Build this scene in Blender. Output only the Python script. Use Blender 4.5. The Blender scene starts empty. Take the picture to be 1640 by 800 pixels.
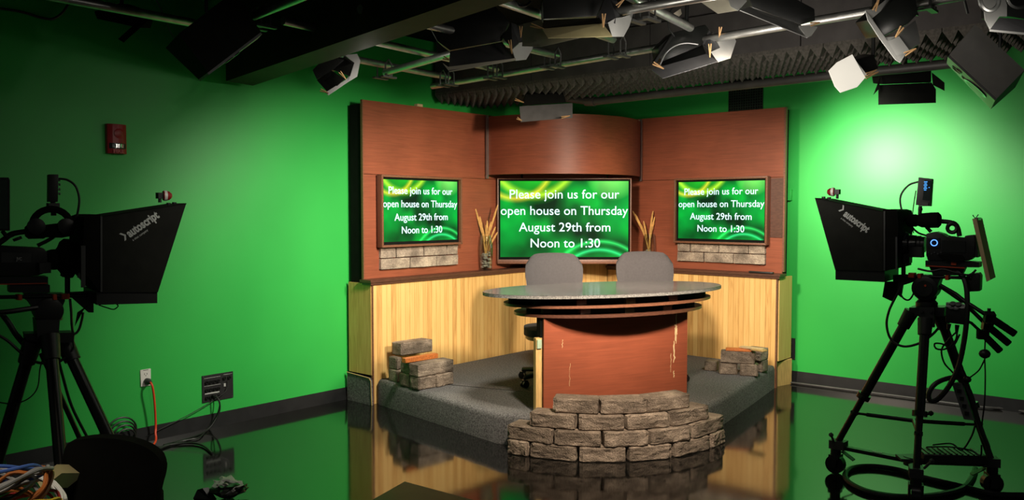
import bpy, bmesh, math, random
from mathutils import Vector, Matrix, noise
random.seed(7)
sc = bpy.context.scene
C = sc.collection
PI = math.pi
# ------------------------------------------------------------------ camera model (also used to read real positions off known planes)
FPX = 1350.0; PITCH = math.radians(2.72); YAW = math.radians(40.7); CH = 1.6
cp_, sp_ = math.cos(PITCH), math.sin(PITCH); cy_, sy_ = math.cos(YAW), math.sin(YAW)
def ray(px, py):
    x = (px-820)/FPX; y = -(py-400)/FPX
    f = cp_+y*sp_; z = -sp_+y*cp_
    return Vector((cy_*x-sy_*f, sy_*x+cy_*f, z)), f
O0 = Vector((0, 0, CH))
AWAY = Vector((-sy_, cy_, 0))
def onz(px, py, z=0.0):
    r, f = ray(px, py); return O0 + r*((z-CH)/r.z)
def onx(px, py, X):
    r, f = ray(px, py); return O0 + r*(X/r.x)
def ony(px, py, Y):
    r, f = ray(px, py); return O0 + r*(Y/r.y)
def ond(px, py, d):
    r, f = ray(px, py); return O0 + r*(d/f)
def proj(p):
    lx = cy_*p[0]+sy_*p[1]; f = -sy_*p[0]+cy_*p[1]; z = p[2]-CH
    d = f*cp_-z*sp_; u = f*sp_+z*cp_
    return 820+FPX*lx/d, 400-FPX*u/d

# ------------------------------------------------------------------ materials
def nt(name):
    m = bpy.data.materials.new(name); m.use_nodes = True
    n = m.node_tree; b = n.nodes['Principled BSDF']
    return m, n, b
def L(n, a, b): n.links.new(a, b)
def setin(b, **k):
    for kk, v in k.items():
        if kk in b.inputs: b.inputs[kk].default_value = v
def mat(name, col, rough=0.5, metal=0.0, var=0.15, scale=12.0, bump=0.0, bscale=60.0, stretch=(1,1,1), spec=0.5, emis=None, es=0.0, rvar=0.0, detail=4):
    m, n, b = nt(name)
    tc = n.nodes.new('ShaderNodeTexCoord'); mp = n.nodes.new('ShaderNodeMapping')
    mp.inputs['Scale'].default_value = stretch
    L(n, tc.outputs['Object'], mp.inputs['Vector'])
    nz = n.nodes.new('ShaderNodeTexNoise'); nz.inputs['Scale'].default_value = scale; nz.inputs['Detail'].default_value = detail
    L(n, mp.outputs['Vector'], nz.inputs['Vector'])
    cr = n.nodes.new('ShaderNodeValToRGB')
    c0 = [max(0, c*(1-var)) for c in col]; c1 = [min(1, c*(1+var)) for c in col]
    cr.color_ramp.elements[0].position = .3; cr.color_ramp.elements[1].position = .7
    cr.color_ramp.elements[0].color = (*c0, 1); cr.color_ramp.elements[1].color = (*c1, 1)
    L(n, nz.outputs['Fac'], cr.inputs['Fac']); L(n, cr.outputs['Color'], b.inputs['Base Color'])
    setin(b, Roughness=rough, Metallic=metal)
    b.inputs['Specular IOR Level'].default_value = spec
    if rvar:
        mr = n.nodes.new('ShaderNodeMapRange'); mr.inputs['To Min'].default_value = rough-rvar; mr.inputs['To Max'].default_value = rough+rvar
        L(n, nz.outputs['Fac'], mr.inputs['Value']); L(n, mr.outputs['Result'], b.inputs['Roughness'])
    if bump:
        n2 = n.nodes.new('ShaderNodeTexNoise'); n2.inputs['Scale'].default_value = bscale; n2.inputs['Detail'].default_value = 5
        L(n, mp.outputs['Vector'], n2.inputs['Vector'])
        bp = n.nodes.new('ShaderNodeBump'); bp.inputs['Strength'].default_value = bump; bp.inputs['Distance'].default_value = .01
        L(n, n2.outputs['Fac'], bp.inputs['Height']); L(n, bp.outputs['Normal'], b.inputs['Normal'])
    if emis:
        b.inputs['Emission Color'].default_value = (*emis, 1); b.inputs['Emission Strength'].default_value = es
    return m
def srgb(r, g, b):
    f = lambda c: (c/255/12.92 if c/255 <= .04045 else ((c/255+.055)/1.055)**2.4)
    return (f(r), f(g), f(b))

M = {}
M['green'] = mat('chroma_green_paint', (.028, .42, .063), .45, var=.05, scale=1.5, bump=.05, bscale=140, spec=.5)
M['ceil'] = mat('black_ceiling_paint', (.006, .0065, .006), .8, var=.2, spec=.1)
M['beam'] = mat('dark_olive_black_paint', (.038, .035, .022), .7, var=.15, scale=5, spec=.15)
M['base'] = mat('black_vinyl', (.014, .014, .015), .35, var=.2)
M['fascia'] = mat('charcoal_fascia', (.060, .055, .053), .8, var=.2, scale=6, spec=.2)
M['foam'] = mat('charcoal_foam', (.085, .078, .068), .95, var=.3, scale=70, bump=.5, bscale=260, spec=.1)
M['blk'] = mat('black_plastic', (.009, .0095, .009), .45, var=.2)
M['blkmatte'] = mat('black_cloth', (.006, .0065, .0055), .9, var=.2, spec=.1)
M['hoodcloth'] = mat('black_hood_fabric', (.013, .0135, .011), .8, var=.2, spec=.2)
M['blkgloss'] = mat('black_gloss_metal', (.010, .011, .010), .28, var=.2)
M['tripod'] = mat('black_anodised_metal', (.012, .013, .012), .32, metal=.3, var=.25)
M['spkgrey'] = mat('charcoal_speaker_cabinet', (.12, .115, .115), .6, var=.1)
M['plateblk'] = mat('black_panel_paint', (.016, .015, .016), .5, var=.15)
M['doorinner'] = mat('pale_inner_barn_door', (.45, .45, .44), .35, metal=.7, var=.1)
M['grey'] = mat('dark_grey_plastic', (.045, .045, .045), .5, var=.15)
M['midgrey'] = mat('mid_grey_metal', (.18, .18, .18), .45, metal=.4, var=.15)
M['steel'] = mat('galvanised_steel', (.42, .42, .40), .38, metal=.85, var=.15, scale=20, stretch=(1,1,1))
M['clampgrey'] = mat('dull_grey_clamp', (.09, .09, .085), .5, metal=.4, var=.2)
M['chrome'] = mat('bright_steel', (.6, .6, .58), .2, metal=1.0, var=.1)
M['conduit'] = mat('dark_painted_pipe', (.05, .046, .044), .5, var=.2)
M['silver'] = mat('silver_white_reflector', (.60, .60, .58), .42, metal=.15, var=.08, scale=8)
M['doorgrey'] = mat('grey_barn_door', (.10, .10, .105), .45, metal=.2, var=.15)
M['doordark'] = mat('dark_barn_door', (.022, .023, .022), .4, metal=.2, var=.2)
M['cream'] = mat('cream_diffusion_paper', (.50, .46, .36), .8, var=.1, scale=6)
M['glow'] = mat('lit_white_diffusion', (.8, .78, .7), .7, var=.06, scale=10, emis=(1, .93, .8), es=.55)
M['pin'] = mat('clothespin_wood', (.55, .33, .15), .7, var=.2)
M['red'] = mat('red_strobe_plastic', (.30, .012, .016), .4, var=.1)
M['redtext'] = mat('pale_red_letters', (.50, .10, .10), .5)
M['clear'] = mat('strobe_lens', (.55, .55, .55), .15, metal=.6, var=.6, scale=90)
M['white'] = mat('white_plastic', (.75, .73, .68), .4, var=.05)
M['orange'] = mat('orange_cable_rubber', (.80, .065, .02), .45, var=.1)
M['orangeclamp'] = mat('orange_red_clamp', (.60, .07, .02), .45, var=.1)
M['blue'] = mat('blue_cable_rubber', (.05, .12, .42), .5, var=.15)
M['yellow'] = mat('yellow_cable_rubber', (.60, .42, .02), .5, var=.15)
M['cgrey'] = mat('grey_cable_rubber', (.20, .21, .21), .5, var=.15)
M['brownc'] = mat('brown_orange_cable', (.35, .11, .02), .5, var=.15)
M['redc'] = mat('red_cable_rubber', (.35, .02, .02), .5, var=.15)
M['board'] = mat('pale_wood_board', (.62, .45, .24), .6, var=.12, scale=14, stretch=(6, 6, .6))
M['cardboard'] = mat('cream_cardboard', (.42, .36, .18), .8, var=.1)
M['darkbrown'] = mat('dark_brown_laminate', (.040, .030, .016), .55, var=.3, scale=9, bump=.05)
M['grill'] = mat('vent_dark', (.004, .02, .006), .7)
M['letter'] = mat('pale_grey_print', (.55, .57, .55), .6, var=.05)
M['text'] = mat('screen_lettering', (.2, .2, .2), .5, var=0, emis=(.62, .95, 1.0), es=1.15)
M['bluelight'] = mat('blue_ring_light', (.05, .1, .5), .4, var=0, emis=(.08, .25, 1.0), es=3.0)
M['bluedigit'] = mat('blue_display_digits', (.02, .1, .3), .4, var=0, emis=(.05, .35, .9), es=1.2)
M['display'] = mat('dark_display_glass', (.02, .03, .03), .12, var=.1)
M['greenscreen'] = mat('dark_green_monitor', (.006, .03, .012), .1, var=.2)
M['chairgrey'] = mat('grey_chair_fabric', (.052, .048, .050), .85, var=.08, scale=60, bump=.15, bscale=400, spec=.25)
M['tanshell'] = mat('tan_plywood_shell', (.30, .18, .08), .5, var=.15)
M['stone'] = mat('river_stone', (.30, .26, .22), .7, var=.45, scale=14)
M['wheat'] = mat('dried_wheat', (.62, .34, .10), .8, var=.25, scale=30)
M['orangeplank'] = mat('cedar_board', (.56, .16, .035), .55, var=.25, scale=10, stretch=(1, 8, 8))
M['aluminium'] = mat('aluminium_strip', (.35, .33, .31), .35, metal=.8, var=.1)
M['darktrim'] = mat('dark_walnut_trim', (.085, .032, .018), .42, var=.3, scale=16, stretch=(2, 10, 10))
M['frametrim'] = mat('walnut_picture_frame', (.17, .068, .036), .42, var=.3, scale=20, stretch=(3, 8, 8))
M['edgewood'] = mat('pale_edge_wood', (.52, .33, .12), .6, var=.2, scale=10, stretch=(8, 8, 1))
M['laminate'] = mat('pale_green_laminate', (.30, .40, .28), .5, var=.1)
M['crumple'] = mat('crumpled_white_tissue', (.85, .83, .78), .8, var=.08)
M['crumpleblk'] = mat('crumpled_black_plastic', (.012, .014, .010), .3, var=.3)
M['ivory'] = mat('faint_white_label', (.45, .45, .43), .6, var=.1)

def glass_mat():
    m, n, b = nt('clear_glass')
    tr = n.nodes.new('ShaderNodeBsdfTransparent'); tr.inputs['Color'].default_value = (.90, .93, .90, 1)
    gl = n.nodes.new('ShaderNodeBsdfGlossy'); gl.inputs['Roughness'].default_value = .04
    lw = n.nodes.new('ShaderNodeLayerWeight'); lw.inputs['Blend'].default_value = .22
    mx = n.nodes.new('ShaderNodeMixShader'); L(n, lw.outputs['Facing'], mx.inputs['Fac']); L(n, tr.outputs[0], mx.inputs[1]); L(n, gl.outputs[0], mx.inputs[2])
    L(n, mx.outputs[0], n.nodes['Material Output'].inputs['Surface']); return m
M['glass'] = glass_mat()

def floor_mat():
    m, n, b = nt('glossy_black_floor')
    tc = n.nodes.new('ShaderNodeTexCoord')
    nz = n.nodes.new('ShaderNodeTexNoise'); nz.inputs['Scale'].default_value = 2.2; nz.inputs['Detail'].default_value = 8; nz.inputs['Roughness'].default_value = .65
    L(n, tc.outputs['Object'], nz.inputs['Vector'])
    mr = n.nodes.new('ShaderNodeMapRange'); mr.inputs['To Min'].default_value = .045; mr.inputs['To Max'].default_value = .125
    L(n, nz.outputs['Fac'], mr.inputs['Value']); L(n, mr.outputs['Result'], b.inputs['Roughness'])
    # scuffs and dust specks
    n2 = n.nodes.new('ShaderNodeTexNoise'); n2.inputs['Scale'].default_value = 55; n2.inputs['Detail'].default_value = 2
    L(n, tc.outputs['Object'], n2.inputs['Vector'])
    cr = n.nodes.new('ShaderNodeValToRGB'); cr.color_ramp.elements[0].position = .72; cr.color_ramp.elements[1].position = .80
    cr.color_ramp.elements[0].color = (.006, .006, .0055, 1); cr.color_ramp.elements[1].color = (.05, .05, .045, 1)
    L(n, n2.outputs['Fac'], cr.inputs['Fac']); L(n, cr.outputs['Color'], b.inputs['Base Color'])
    n3 = n.nodes.new('ShaderNodeTexNoise'); n3.inputs['Scale'].default_value = 1.6; n3.inputs['Detail'].default_value = 3
    L(n, tc.outputs['Object'], n3.inputs['Vector'])
    bp = n.nodes.new('ShaderNodeBump'); bp.inputs['Strength'].default_value = .05; bp.inputs['Distance'].default_value = .02
    L(n, n3.outputs['Fac'], bp.inputs['Height']); L(n, bp.outputs['Normal'], b.inputs['Normal'])
    b.inputs['IOR'].default_value = 1.75
    return m
M['floor'] = floor_mat()

def ply_mat(name, base, var=.3):
    # stained plywood: long horizontal grain plus blotches
    m, n, b = nt(name)
    tc = n.nodes.new('ShaderNodeTexCoord'); mp = n.nodes.new('ShaderNodeMapping'); mp.inputs['Scale'].default_value = (1.2, 3, 26)
    L(n, tc.outputs['Object'], mp.inputs['Vector'])
    g = n.nodes.new('ShaderNodeTexNoise'); g.inputs['Scale'].default_value = 3.0; g.inputs['Detail'].default_value = 8; g.inputs['Distortion'].default_value = .6
    L(n, mp.outputs['Vector'], g.inputs['Vector'])
    g2 = n.nodes.new('ShaderNodeTexNoise'); g2.inputs['Scale'].default_value = 2.2; g2.inputs['Detail'].default_value = 5
    L(n, tc.outputs['Object'], g2.inputs['Vector'])
    mx = n.nodes.new('ShaderNodeMath'); mx.operation = 'ADD'
    L(n, g.outputs['Fac'], mx.inputs[0]); L(n, g2.outputs['Fac'], mx.inputs[1])
    cr = n.nodes.new('ShaderNodeValToRGB'); e = cr.color_ramp.elements
    e[0].position = .72; e[1].position = 1.28
    e[0].color = (*[c*(1-var) for c in base], 1); e[1].color = (*[c*(1+var) for c in base], 1)
    mh = n.nodes.new('ShaderNodeMapRange'); mh.inputs['From Max'].default_value = 2.0; mh.inputs['To Max'].default_value = 1.0
    e[0].position = .36; e[1].position = .64
    L(n, mx.outputs[0], mh.inputs['Value']); L(n, mh.outputs['Result'], cr.inputs['Fac'])
    L(n, cr.outputs['Color'], b.inputs['Base Color'])
    bp = n.nodes.new('ShaderNodeBump'); bp.inputs['Strength'].default_value = .12; bp.inputs['Distance'].default_value = .004
    L(n, g.outputs['Fac'], bp.inputs['Height']); L(n, bp.outputs['Normal'], b.inputs['Normal'])
    setin(b, Roughness=.46); b.inputs['Specular IOR Level'].default_value = .35
    return m
M['ply'] = ply_mat('cherry_stained_plywood', (.250, .068, .033), .22)
M['plyfront'] = ply_mat('red_stained_desk_plywood', (.235, .060, .028), .18)

def beadboard_mat():
    m, n, b = nt('natural_pine_beadboard')
    tc = n.nodes.new('ShaderNodeTexCoord'); sx = n.nodes.new('ShaderNodeSeparateXYZ')
    L(n, tc.outputs['Object'], sx.inputs[0])
    dv = n.nodes.new('ShaderNodeMath'); dv.operation = 'MULTIPLY'; dv.inputs[1].default_value = 1/.052
    L(n, sx.outputs['X'], dv.inputs[0])
    fl = n.nodes.new('ShaderNodeMath'); fl.operation = 'FLOOR'; L(n, dv.outputs[0], fl.inputs[0])
    fr = n.nodes.new('ShaderNodeMath'); fr.operation = 'FRACT'; L(n, dv.outputs[0], fr.inputs[0])
    wn = n.nodes.new('ShaderNodeTexWhiteNoise'); wn.noise_dimensions = '1D'; L(n, fl.outputs[0], wn.inputs['W'])
    mp = n.nodes.new('ShaderNodeMapping'); mp.inputs['Scale'].default_value = (22, 22, 1.6)
    L(n, tc.outputs['Object'], mp.inputs['Vector'])
    g = n.nodes.new('ShaderNodeTexNoise'); g.inputs['Scale'].default_value = 1.6; g.inputs['Detail'].default_value = 7; g.inputs['Distortion'].default_value = 1.2
    L(n, mp.outputs['Vector'], g.inputs['Vector'])
    ad = n.nodes.new('ShaderNodeMath'); ad.operation = 'MULTIPLY_ADD'; ad.inputs[1].default_value = .55
    L(n, wn.outputs['Value'], ad.inputs[0]); L(n, g.outputs['Fac'], ad.inputs[2])
    cr = n.nodes.new('ShaderNodeValToRGB'); e = cr.color_ramp.elements
    e[0].position = .30; e[1].position = .95
    e[0].color = (.44, .225, .068, 1); e[1].color = (.74, .475, .175, 1)
    em = cr.color_ramp.elements.new(.6); em.color = (.65, .375, .125, 1)
    L(n, ad.outputs[0], cr.inputs['Fac'])
    # groove mask
    lt = n.nodes.new('ShaderNodeMath'); lt.operation = 'LESS_THAN'; lt.inputs[1].default_value = .07; L(n, fr.outputs[0], lt.inputs[0])
    mx = n.nodes.new('ShaderNodeMixRGB'); mx.blend_type = 'MULTIPLY'; mx.inputs['Color2'].default_value = (.70, .58, .44, 1)
    L(n, lt.outputs[0], mx.inputs['Fac']); L(n, cr.outputs['Color'], mx.inputs['Color1'])
    L(n, mx.outputs['Color'], b.inputs['Base Color'])
    iv = n.nodes.new('ShaderNodeMath'); iv.operation = 'SUBTRACT'; iv.inputs[0].default_value = 1; L(n, lt.outputs[0], iv.inputs[1])
    bp = n.nodes.new('ShaderNodeBump'); bp.inputs['Strength'].default_value = .5; bp.inputs['Distance'].default_value = .004
    L(n, iv.outputs[0], bp.inputs['Height']); L(n, bp.outputs['Normal'], b.inputs['Normal'])
    setin(b, Roughness=.5); b.inputs['Specular IOR Level'].default_value = .3
    return m
M['bead'] = beadboard_mat()

def stone_mat(name, base, alt, scale=5):
    m, n, b = nt(name)
    tc = n.nodes.new('ShaderNodeTexCoord'); oi = n.nodes.new('ShaderNodeObjectInfo')
    ad = n.nodes.new('ShaderNodeVectorMath'); ad.operation = 'ADD'
    mu = n.nodes.new('ShaderNodeMath'); mu.operation = 'MULTIPLY'; mu.inputs[1].default_value = 37
    L(n, oi.outputs['Random'], mu.inputs[0])
    cb = n.nodes.new('ShaderNodeCombineXYZ'); L(n, mu.outputs[0], cb.inputs[0]); L(n, mu.outputs[0], cb.inputs[1])
    L(n, tc.outputs['Object'], ad.inputs[0]); L(n, cb.outputs[0], ad.inputs[1])
    g = n.nodes.new('ShaderNodeTexNoise'); g.inputs['Scale'].default_value = scale; g.inputs['Detail'].default_value = 9; g.inputs['Roughness'].default_value = .7
    L(n, ad.outputs[0], g.inputs['Vector'])
    cr = n.nodes.new('ShaderNodeValToRGB'); e = cr.color_ramp.elements
    e[0].position = .34; e[0].color = (*[c*.55 for c in alt], 1); e[1].position = .68; e[1].color = (*[c*1.25 for c in base], 1)
    em = e.new(.5); em.color = (*alt, 1)
    L(n, g.outputs['Fac'], cr.inputs['Fac'])
    sp = n.nodes.new('ShaderNodeTexNoise'); sp.inputs['Scale'].default_value = 130; sp.inputs['Detail'].default_value = 3
    L(n, ad.outputs[0], sp.inputs['Vector'])
    mx = n.nodes.new('ShaderNodeMixRGB'); mx.blend_type = 'OVERLAY'; mx.inputs['Fac'].default_value = .7
    L(n, cr.outputs['Color'], mx.inputs['Color1']); L(n, sp.outputs['Fac'], mx.inputs['Color2'])
    L(n, mx.outputs['Color'], b.inputs['Base Color'])
    bp = n.nodes.new('ShaderNodeBump'); bp.inputs['Strength'].default_value = 1.0; bp.inputs['Distance'].default_value = .010
    L(n, sp.outputs['Fac'], bp.inputs['Height']); L(n, bp.outputs['Normal'], b.inputs['Normal'])
    setin(b, Roughness=.9); b.inputs['Specular IOR Level'].default_value = .15
    return m
M['block'] = stone_mat('tan_grey_split_concrete', (.37, .29, .22), (.24, .185, .14))
M['veneer'] = stone_mat('pale_tan_stone_veneer', (.50, .41, .31), (.34, .27, .21), 6)
M['carpet'] = mat('charcoal_carpet', (.135, .130, .128), .95, var=.55, scale=90, bump=.7, bscale=260, spec=.1)
M['granite'] = mat('speckled_grey_granite', (.095, .090, .088), .17, var=.8, scale=130, detail=2, spec=.6)
M['graniteedge'] = mat('speckled_granite_rough_edge', (.16, .155, .145), .6, var=.8, scale=160, detail=2)

def screen_mat():
    m, n, b = nt('green_swirl_screen')
    N = n.nodes.new
    tc = N('ShaderNodeTexCoord'); sx = N('ShaderNodeSeparateXYZ'); L(n, tc.outputs['Generated'], sx.inputs[0])
    ax = N('ShaderNodeMath'); ax.operation = 'MULTIPLY'; ax.inputs[1].default_value = 1.68; L(n, sx.outputs['X'], ax.inputs[0])
    vv = N('ShaderNodeCombineXYZ'); L(n, ax.outputs[0], vv.inputs[0]); L(n, sx.outputs['Z'], vv.inputs[1])
    nz = N('ShaderNodeTexNoise'); nz.inputs['Scale'].default_value = 1.9; nz.inputs['Detail'].default_value = 1.5
    L(n, vv.outputs[0], nz.inputs['Vector'])
    cr = N('ShaderNodeValToRGB'); e = cr.color_ramp.elements
    e[0].position = .38; e[0].color = (.000, .025, .006, 1); e[1].position = .64; e[1].color = (.0, .50, .04, 1)
    em = e.new(.50); em.color = (0, .16, .02, 1)
    L(n, nz.outputs['Fac'], cr.inputs['Fac'])
    cur = cr.outputs['Color']
    def dist(cx, cy):
        s = N('ShaderNodeVectorMath'); s.operation = 'DISTANCE'; s.inputs[1].default_value = (cx, cy, 0)
        L(n, vv.outputs[0], s.inputs[0]); return s.outputs['Value']
    def add(cur, val, col):
        mx = N('ShaderNodeMixRGB'); mx.blend_type = 'ADD'; mx.inputs['Color2'].default_value = (*col, 1)
        L(n, val, mx.inputs['Fac']); L(n, cur, mx.inputs['Color1']); return mx.outputs['Color']
    def ring(cx, cy, R, w):
        d = dist(cx, cy)
        a = N('ShaderNodeMath'); a.operation = 'SUBTRACT'; a.inputs[1].default_value = R; L(n, d, a.inputs[0])
        a2 = N('ShaderNodeMath'); a2.operation = 'ABSOLUTE'; L(n, a.outputs[0], a2.inputs[0])
        mr = N('ShaderNodeMapRange'); mr.inputs['From Min'].default_value = 0; mr.inputs['From Max'].default_value = w
        mr.inputs['To Min'].default_value = 1; mr.inputs['To Max'].default_value = 0; L(n, a2.outputs[0], mr.inputs['Value'])
        p = N('ShaderNodeMath'); p.operation = 'POWER'; p.inputs[1].default_value = 2; L(n, mr.outputs['Result'], p.inputs[0])
        return p.outputs[0]
    def disc(cx, cy, R):
        d = dist(cx, cy)
        mr = N('ShaderNodeMapRange'); mr.inputs['From Min'].default_value = R; mr.inputs['From Max'].default_value = R*.35
        L(n, d, mr.inputs['Value']); return mr.outputs['Result']
    cur = add(cur, disc(.44, 1.30, .62), (.02, .62, .02))
    cur = add(cur, ring(.44, 1.37, .56, .09), (.55, .85, .02))
    cur = add(cur, ring(.20, 1.25, .48, .07), (.80, .50, .02))
    cur = add(cur, disc(1.47, 1.10, .36), (.22, .90, .14))
    cur = add(cur, ring(1.306, -.495, .70, .05), (.04, .85, .15))
    cur = add(cur, disc(1.306, -.495, .70), (.0, .40, .04))
    cur = add(cur, ring(1.30, -.50, .595, .045), (.04, .85, .25))
    cur = add(cur, disc(1.60, .62, .42), (.0, .28, .03))
    cur = add(cur, disc(.10, .35, .45), (.0, .22, .02))
    b.inputs['Base Color'].default_value = (.004, .004, .004, 1); setin(b, Roughness=.5); b.inputs['Specular IOR Level'].default_value = .03
    L(n, cur, b.inputs['Emission Color']); b.inputs['Emission Strength'].default_value = 1.0
    return m
M['screen'] = screen_mat()

# ------------------------------------------------------------------ mesh builder
class MB:
    def __init__(s): s.bm = bmesh.new(); s.mi = 0
    def face(s, vs):
        try:
            f = s.bm.faces.new(vs); f.material_index = s.mi; f.smooth = True; return f
        except ValueError: return None
    def hexa(s, b, t):
        vb = [s.bm.verts.new(p) for p in b]; vt = [s.bm.verts.new(p) for p in t]; n = len(b)
        s.face(vb[::-1]); s.face(vt)
        for i in range(n): s.face([vb[i], vb[(i+1) % n], vt[(i+1) % n], vt[i]])
        return s
    def box(s, c, d, rz=0, rx=0, ry=0):
        R = Matrix.Rotation(rz, 3, 'Z') @ Matrix.Rotation(rx, 3, 'X') @ Matrix.Rotation(ry, 3, 'Y'); c = Vector(c)
        q = [c + R @ Vector((sx*d[0]/2, sy*d[1]/2, sz*d[2]/2)) for sz in (-1, 1) for sx, sy in ((-1,-1),(1,-1),(1,1),(-1,1))]
        return s.hexa(q[:4], q[4:])
    def bb(s, x0, x1, y0, y1, z0, z1): return s.box(((x0+x1)/2, (y0+y1)/2, (z0+z1)/2), (abs(x1-x0), abs(y1-y0), abs(z1-z0)))
    def bevelbox(s, c, d, bev=.01, seg=2, rz=0):
        t = bmesh.new(); bmesh.ops.create_cube(t, size=1)
        bmesh.ops.scale(t, vec=d, verts=t.verts)
        bmesh.ops.bevel(t, geom=list(t.edges), offset=bev, segments=seg, profile=.5, affect='EDGES')
        bmesh.ops.transform(t, matrix=Matrix.Translation(c) @ Matrix.Rotation(rz, 4, 'Z'), verts=t.verts)
        s.merge(t); return s
    def merge(s, t):
        vm = {v: s.bm.verts.new(v.co) for v in t.verts}
        for f in t.faces: s.face([vm[v] for v in f.verts])
        t.free()
    def prism(s, pts, vec):
        vec = Vector(vec); pts = [Vector(p) for p in pts]
        return s.hexa(pts, [p+vec for p in pts])
    def tube(s, pts, r, seg=8, closed=False, ell=None):
        pts = [Vector(p) for p in pts]; n = len(pts)
        rr = r if isinstance(r, (list, tuple)) else [r]*n
        rings = []; up = None
        for i, p in enumerate(pts):
            if closed: t = pts[(i+1) % n]-pts[i-1]
            else: t = pts[min(i+1, n-1)]-pts[max(i-1, 0)]
            if t.length < 1e-9: t = Vector((0, 0, 1))
            t.normalize()
            if up is None: up = t.cross(Vector((0, 0, 1))); up = up.normalized() if up.length > 1e-3 else Vector((1, 0, 0))
            else:
                up = up - t*up.dot(t); up = up.normalized() if up.length > 1e-6 else t.orthogonal().normalized()
            v = t.cross(up)
            rings.append([s.bm.verts.new(p + (up*math.cos(2*PI*k/seg) + v*math.sin(2*PI*k/seg))*rr[i]) for k in range(seg)])
        for i in range(n if closed else n-1):
            a, b = rings[i], rings[(i+1) % n]
            for k in range(seg): s.face([a[k], a[(k+1) % seg], b[(k+1) % seg], b[k]])
        if not closed: s.face(rings[0][::-1]); s.face(rings[-1])
        return s
    def cyl(s, p0, p1, r0, r1=None, seg=14): return s.tube([p0, p1], [r0, r0 if r1 is None else r1], seg)
    def lathe(s, prof, c=(0, 0, 0), axis=(0, 0, 1), seg=20, cap=True):
        ax = Vector(axis).normalized(); a = ax.orthogonal().normalized(); b = ax.cross(a); c = Vector(c)
        rings = [[s.bm.verts.new(c + ax*z + (a*math.cos(2*PI*k/seg)+b*math.sin(2*PI*k/seg))*max(r, 1e-4)) for k in range(seg)] for r, z in prof]
        for i in range(len(rings)-1):
            p, q = rings[i], rings[i+1]
            for k in range(seg): s.face([p[k], p[(k+1) % seg], q[(k+1) % seg], q[k]])
        if cap: s.face(rings[0][::-1]); s.face(rings[-1])
        return s
    def ball(s, c, r, sc3=(1, 1, 1), sub=2):
        t = bmesh.new(); bmesh.ops.create_icosphere(t, subdivisions=sub, radius=r)
        bmesh.ops.scale(t, vec=sc3, verts=t.verts); bmesh.ops.translate(t, vec=c, verts=t.verts); s.merge(t); return s
    def sheet(s, pts, th=.004, inner=None):
        # thin panel; first material outside, second (index 1) on the side the normal points from
        pts = [Vector(p) for p in pts]
        nrm = Vector((0, 0, 0))
        for i in range(len(pts)): nrm += (pts[i]-pts[0]).cross(pts[(i+1) % len(pts)]-pts[0])
        nrm.normalize()
        return s.prism(pts, nrm*th)

MT = {}
def finish(o, bm, mats):
    bmesh.ops.recalc_face_normals(bm, faces=bm.faces[:])
    me = bpy.data.meshes.new(o); bm.to_mesh(me); bm.free()
    for m in (mats if isinstance(mats, (list, tuple)) else [mats]): me.materials.append(M[m] if isinstance(m, str) else m)
    me.set_sharp_from_angle(angle=math.radians(38))
    return me
def obj(name, mb, mats, parent=None, local=False, loc=None, bev=0.0, kind=None, label=None):
    bm = mb.bm
    if parent is not None and not local:
        bm.transform(MT[parent.name].inverted())
    elif parent is None and not local:
        if loc is None:
            xs = [v.co for v in bm.verts]
            loc = Vector((sum(v.x for v in xs)/len(xs), sum(v.y for v in xs)/len(xs), min(v.z for v in xs)))
        bm.transform(Matrix.Translation(-Vector(loc)))
    if bev: bmesh.ops.bevel(bm, geom=list(bm.edges), offset=bev, segments=2, profile=.6, affect='EDGES', clamp_overlap=True)
    me = finish(name, bm, mats)
    o = bpy.data.objects.new(name, me); C.objects.link(o)
    if parent is not None: o.parent = parent; MT[o.name] = MT[parent.name]
    else:
        o.location = loc if loc is not None else (0, 0, 0); MT[o.name] = Matrix.Translation(o.location)
    if kind: o['kind'] = kind
    if label: o['label'] = label
    return o
def thing(name, label, cat, loc=(0, 0, 0), rz=0.0, group=None, kind=None):
    o = bpy.data.objects.new(name, None); C.objects.link(o); o.empty_display_size = .1
    o.location = loc; o.rotation_euler = (0, 0, rz)
    MT[o.name] = Matrix.Translation(loc) @ Matrix.Rotation(rz, 4, 'Z')
    if label: o['label'] = label
    if cat: o['category'] = cat
    if group: o['group'] = group
    if kind: o['kind'] = kind
    return o
def tag(o, label, cat, group=None):
    o['label'] = label; o['category'] = cat
    if group: o['group'] = group
    return o
def structure(name, mb, m): return obj(name, mb, m, kind='structure')
def text_bm(body, size, width=None, extrude=.0012, align='LEFT', bold=0.0):
    cu = bpy.data.curves.new('lettering', 'FONT'); cu.body = body; cu.size = size; cu.extrude = extrude; cu.align_x = align; cu.offset = bold
    cu.resolution_u = 3
    t = bpy.data.objects.new('lettering', cu); C.objects.link(t)
    dg = bpy.context.evaluated_depsgraph_get(); me = bpy.data.meshes.new_from_object(t.evaluated_get(dg))
    bm = bmesh.new(); bm.from_mesh(me)
    bpy.data.objects.remove(t); bpy.data.curves.remove(cu); bpy.data.meshes.remove(me)
    xs = [v.co.x for v in bm.verts]; x0, x1 = min(xs), max(xs)
    if width: bmesh.ops.scale(bm, vec=(width/(x1-x0), 1, 1), verts=bm.verts); x0 *= width/(x1-x0)
    return bm
def place_text(mb, body, size, origin, xdir, ydir, width=None, bold=0.0):
    bm = text_bm(body, size, width, bold=bold)
    x = Vector(xdir).normalized(); y = Vector(ydir); y = (y-x*y.dot(x)).normalized(); z = x.cross(y)
    xmin = min(v.co.x for v in bm.verts)
    R = Matrix((x, y, z)).transposed().to_4x4()
    bmesh.ops.translate(bm, vec=(-xmin, 0, 0), verts=bm.verts)
    bm.transform(Matrix.Translation(origin) @ R); mb.merge(bm)
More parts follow.
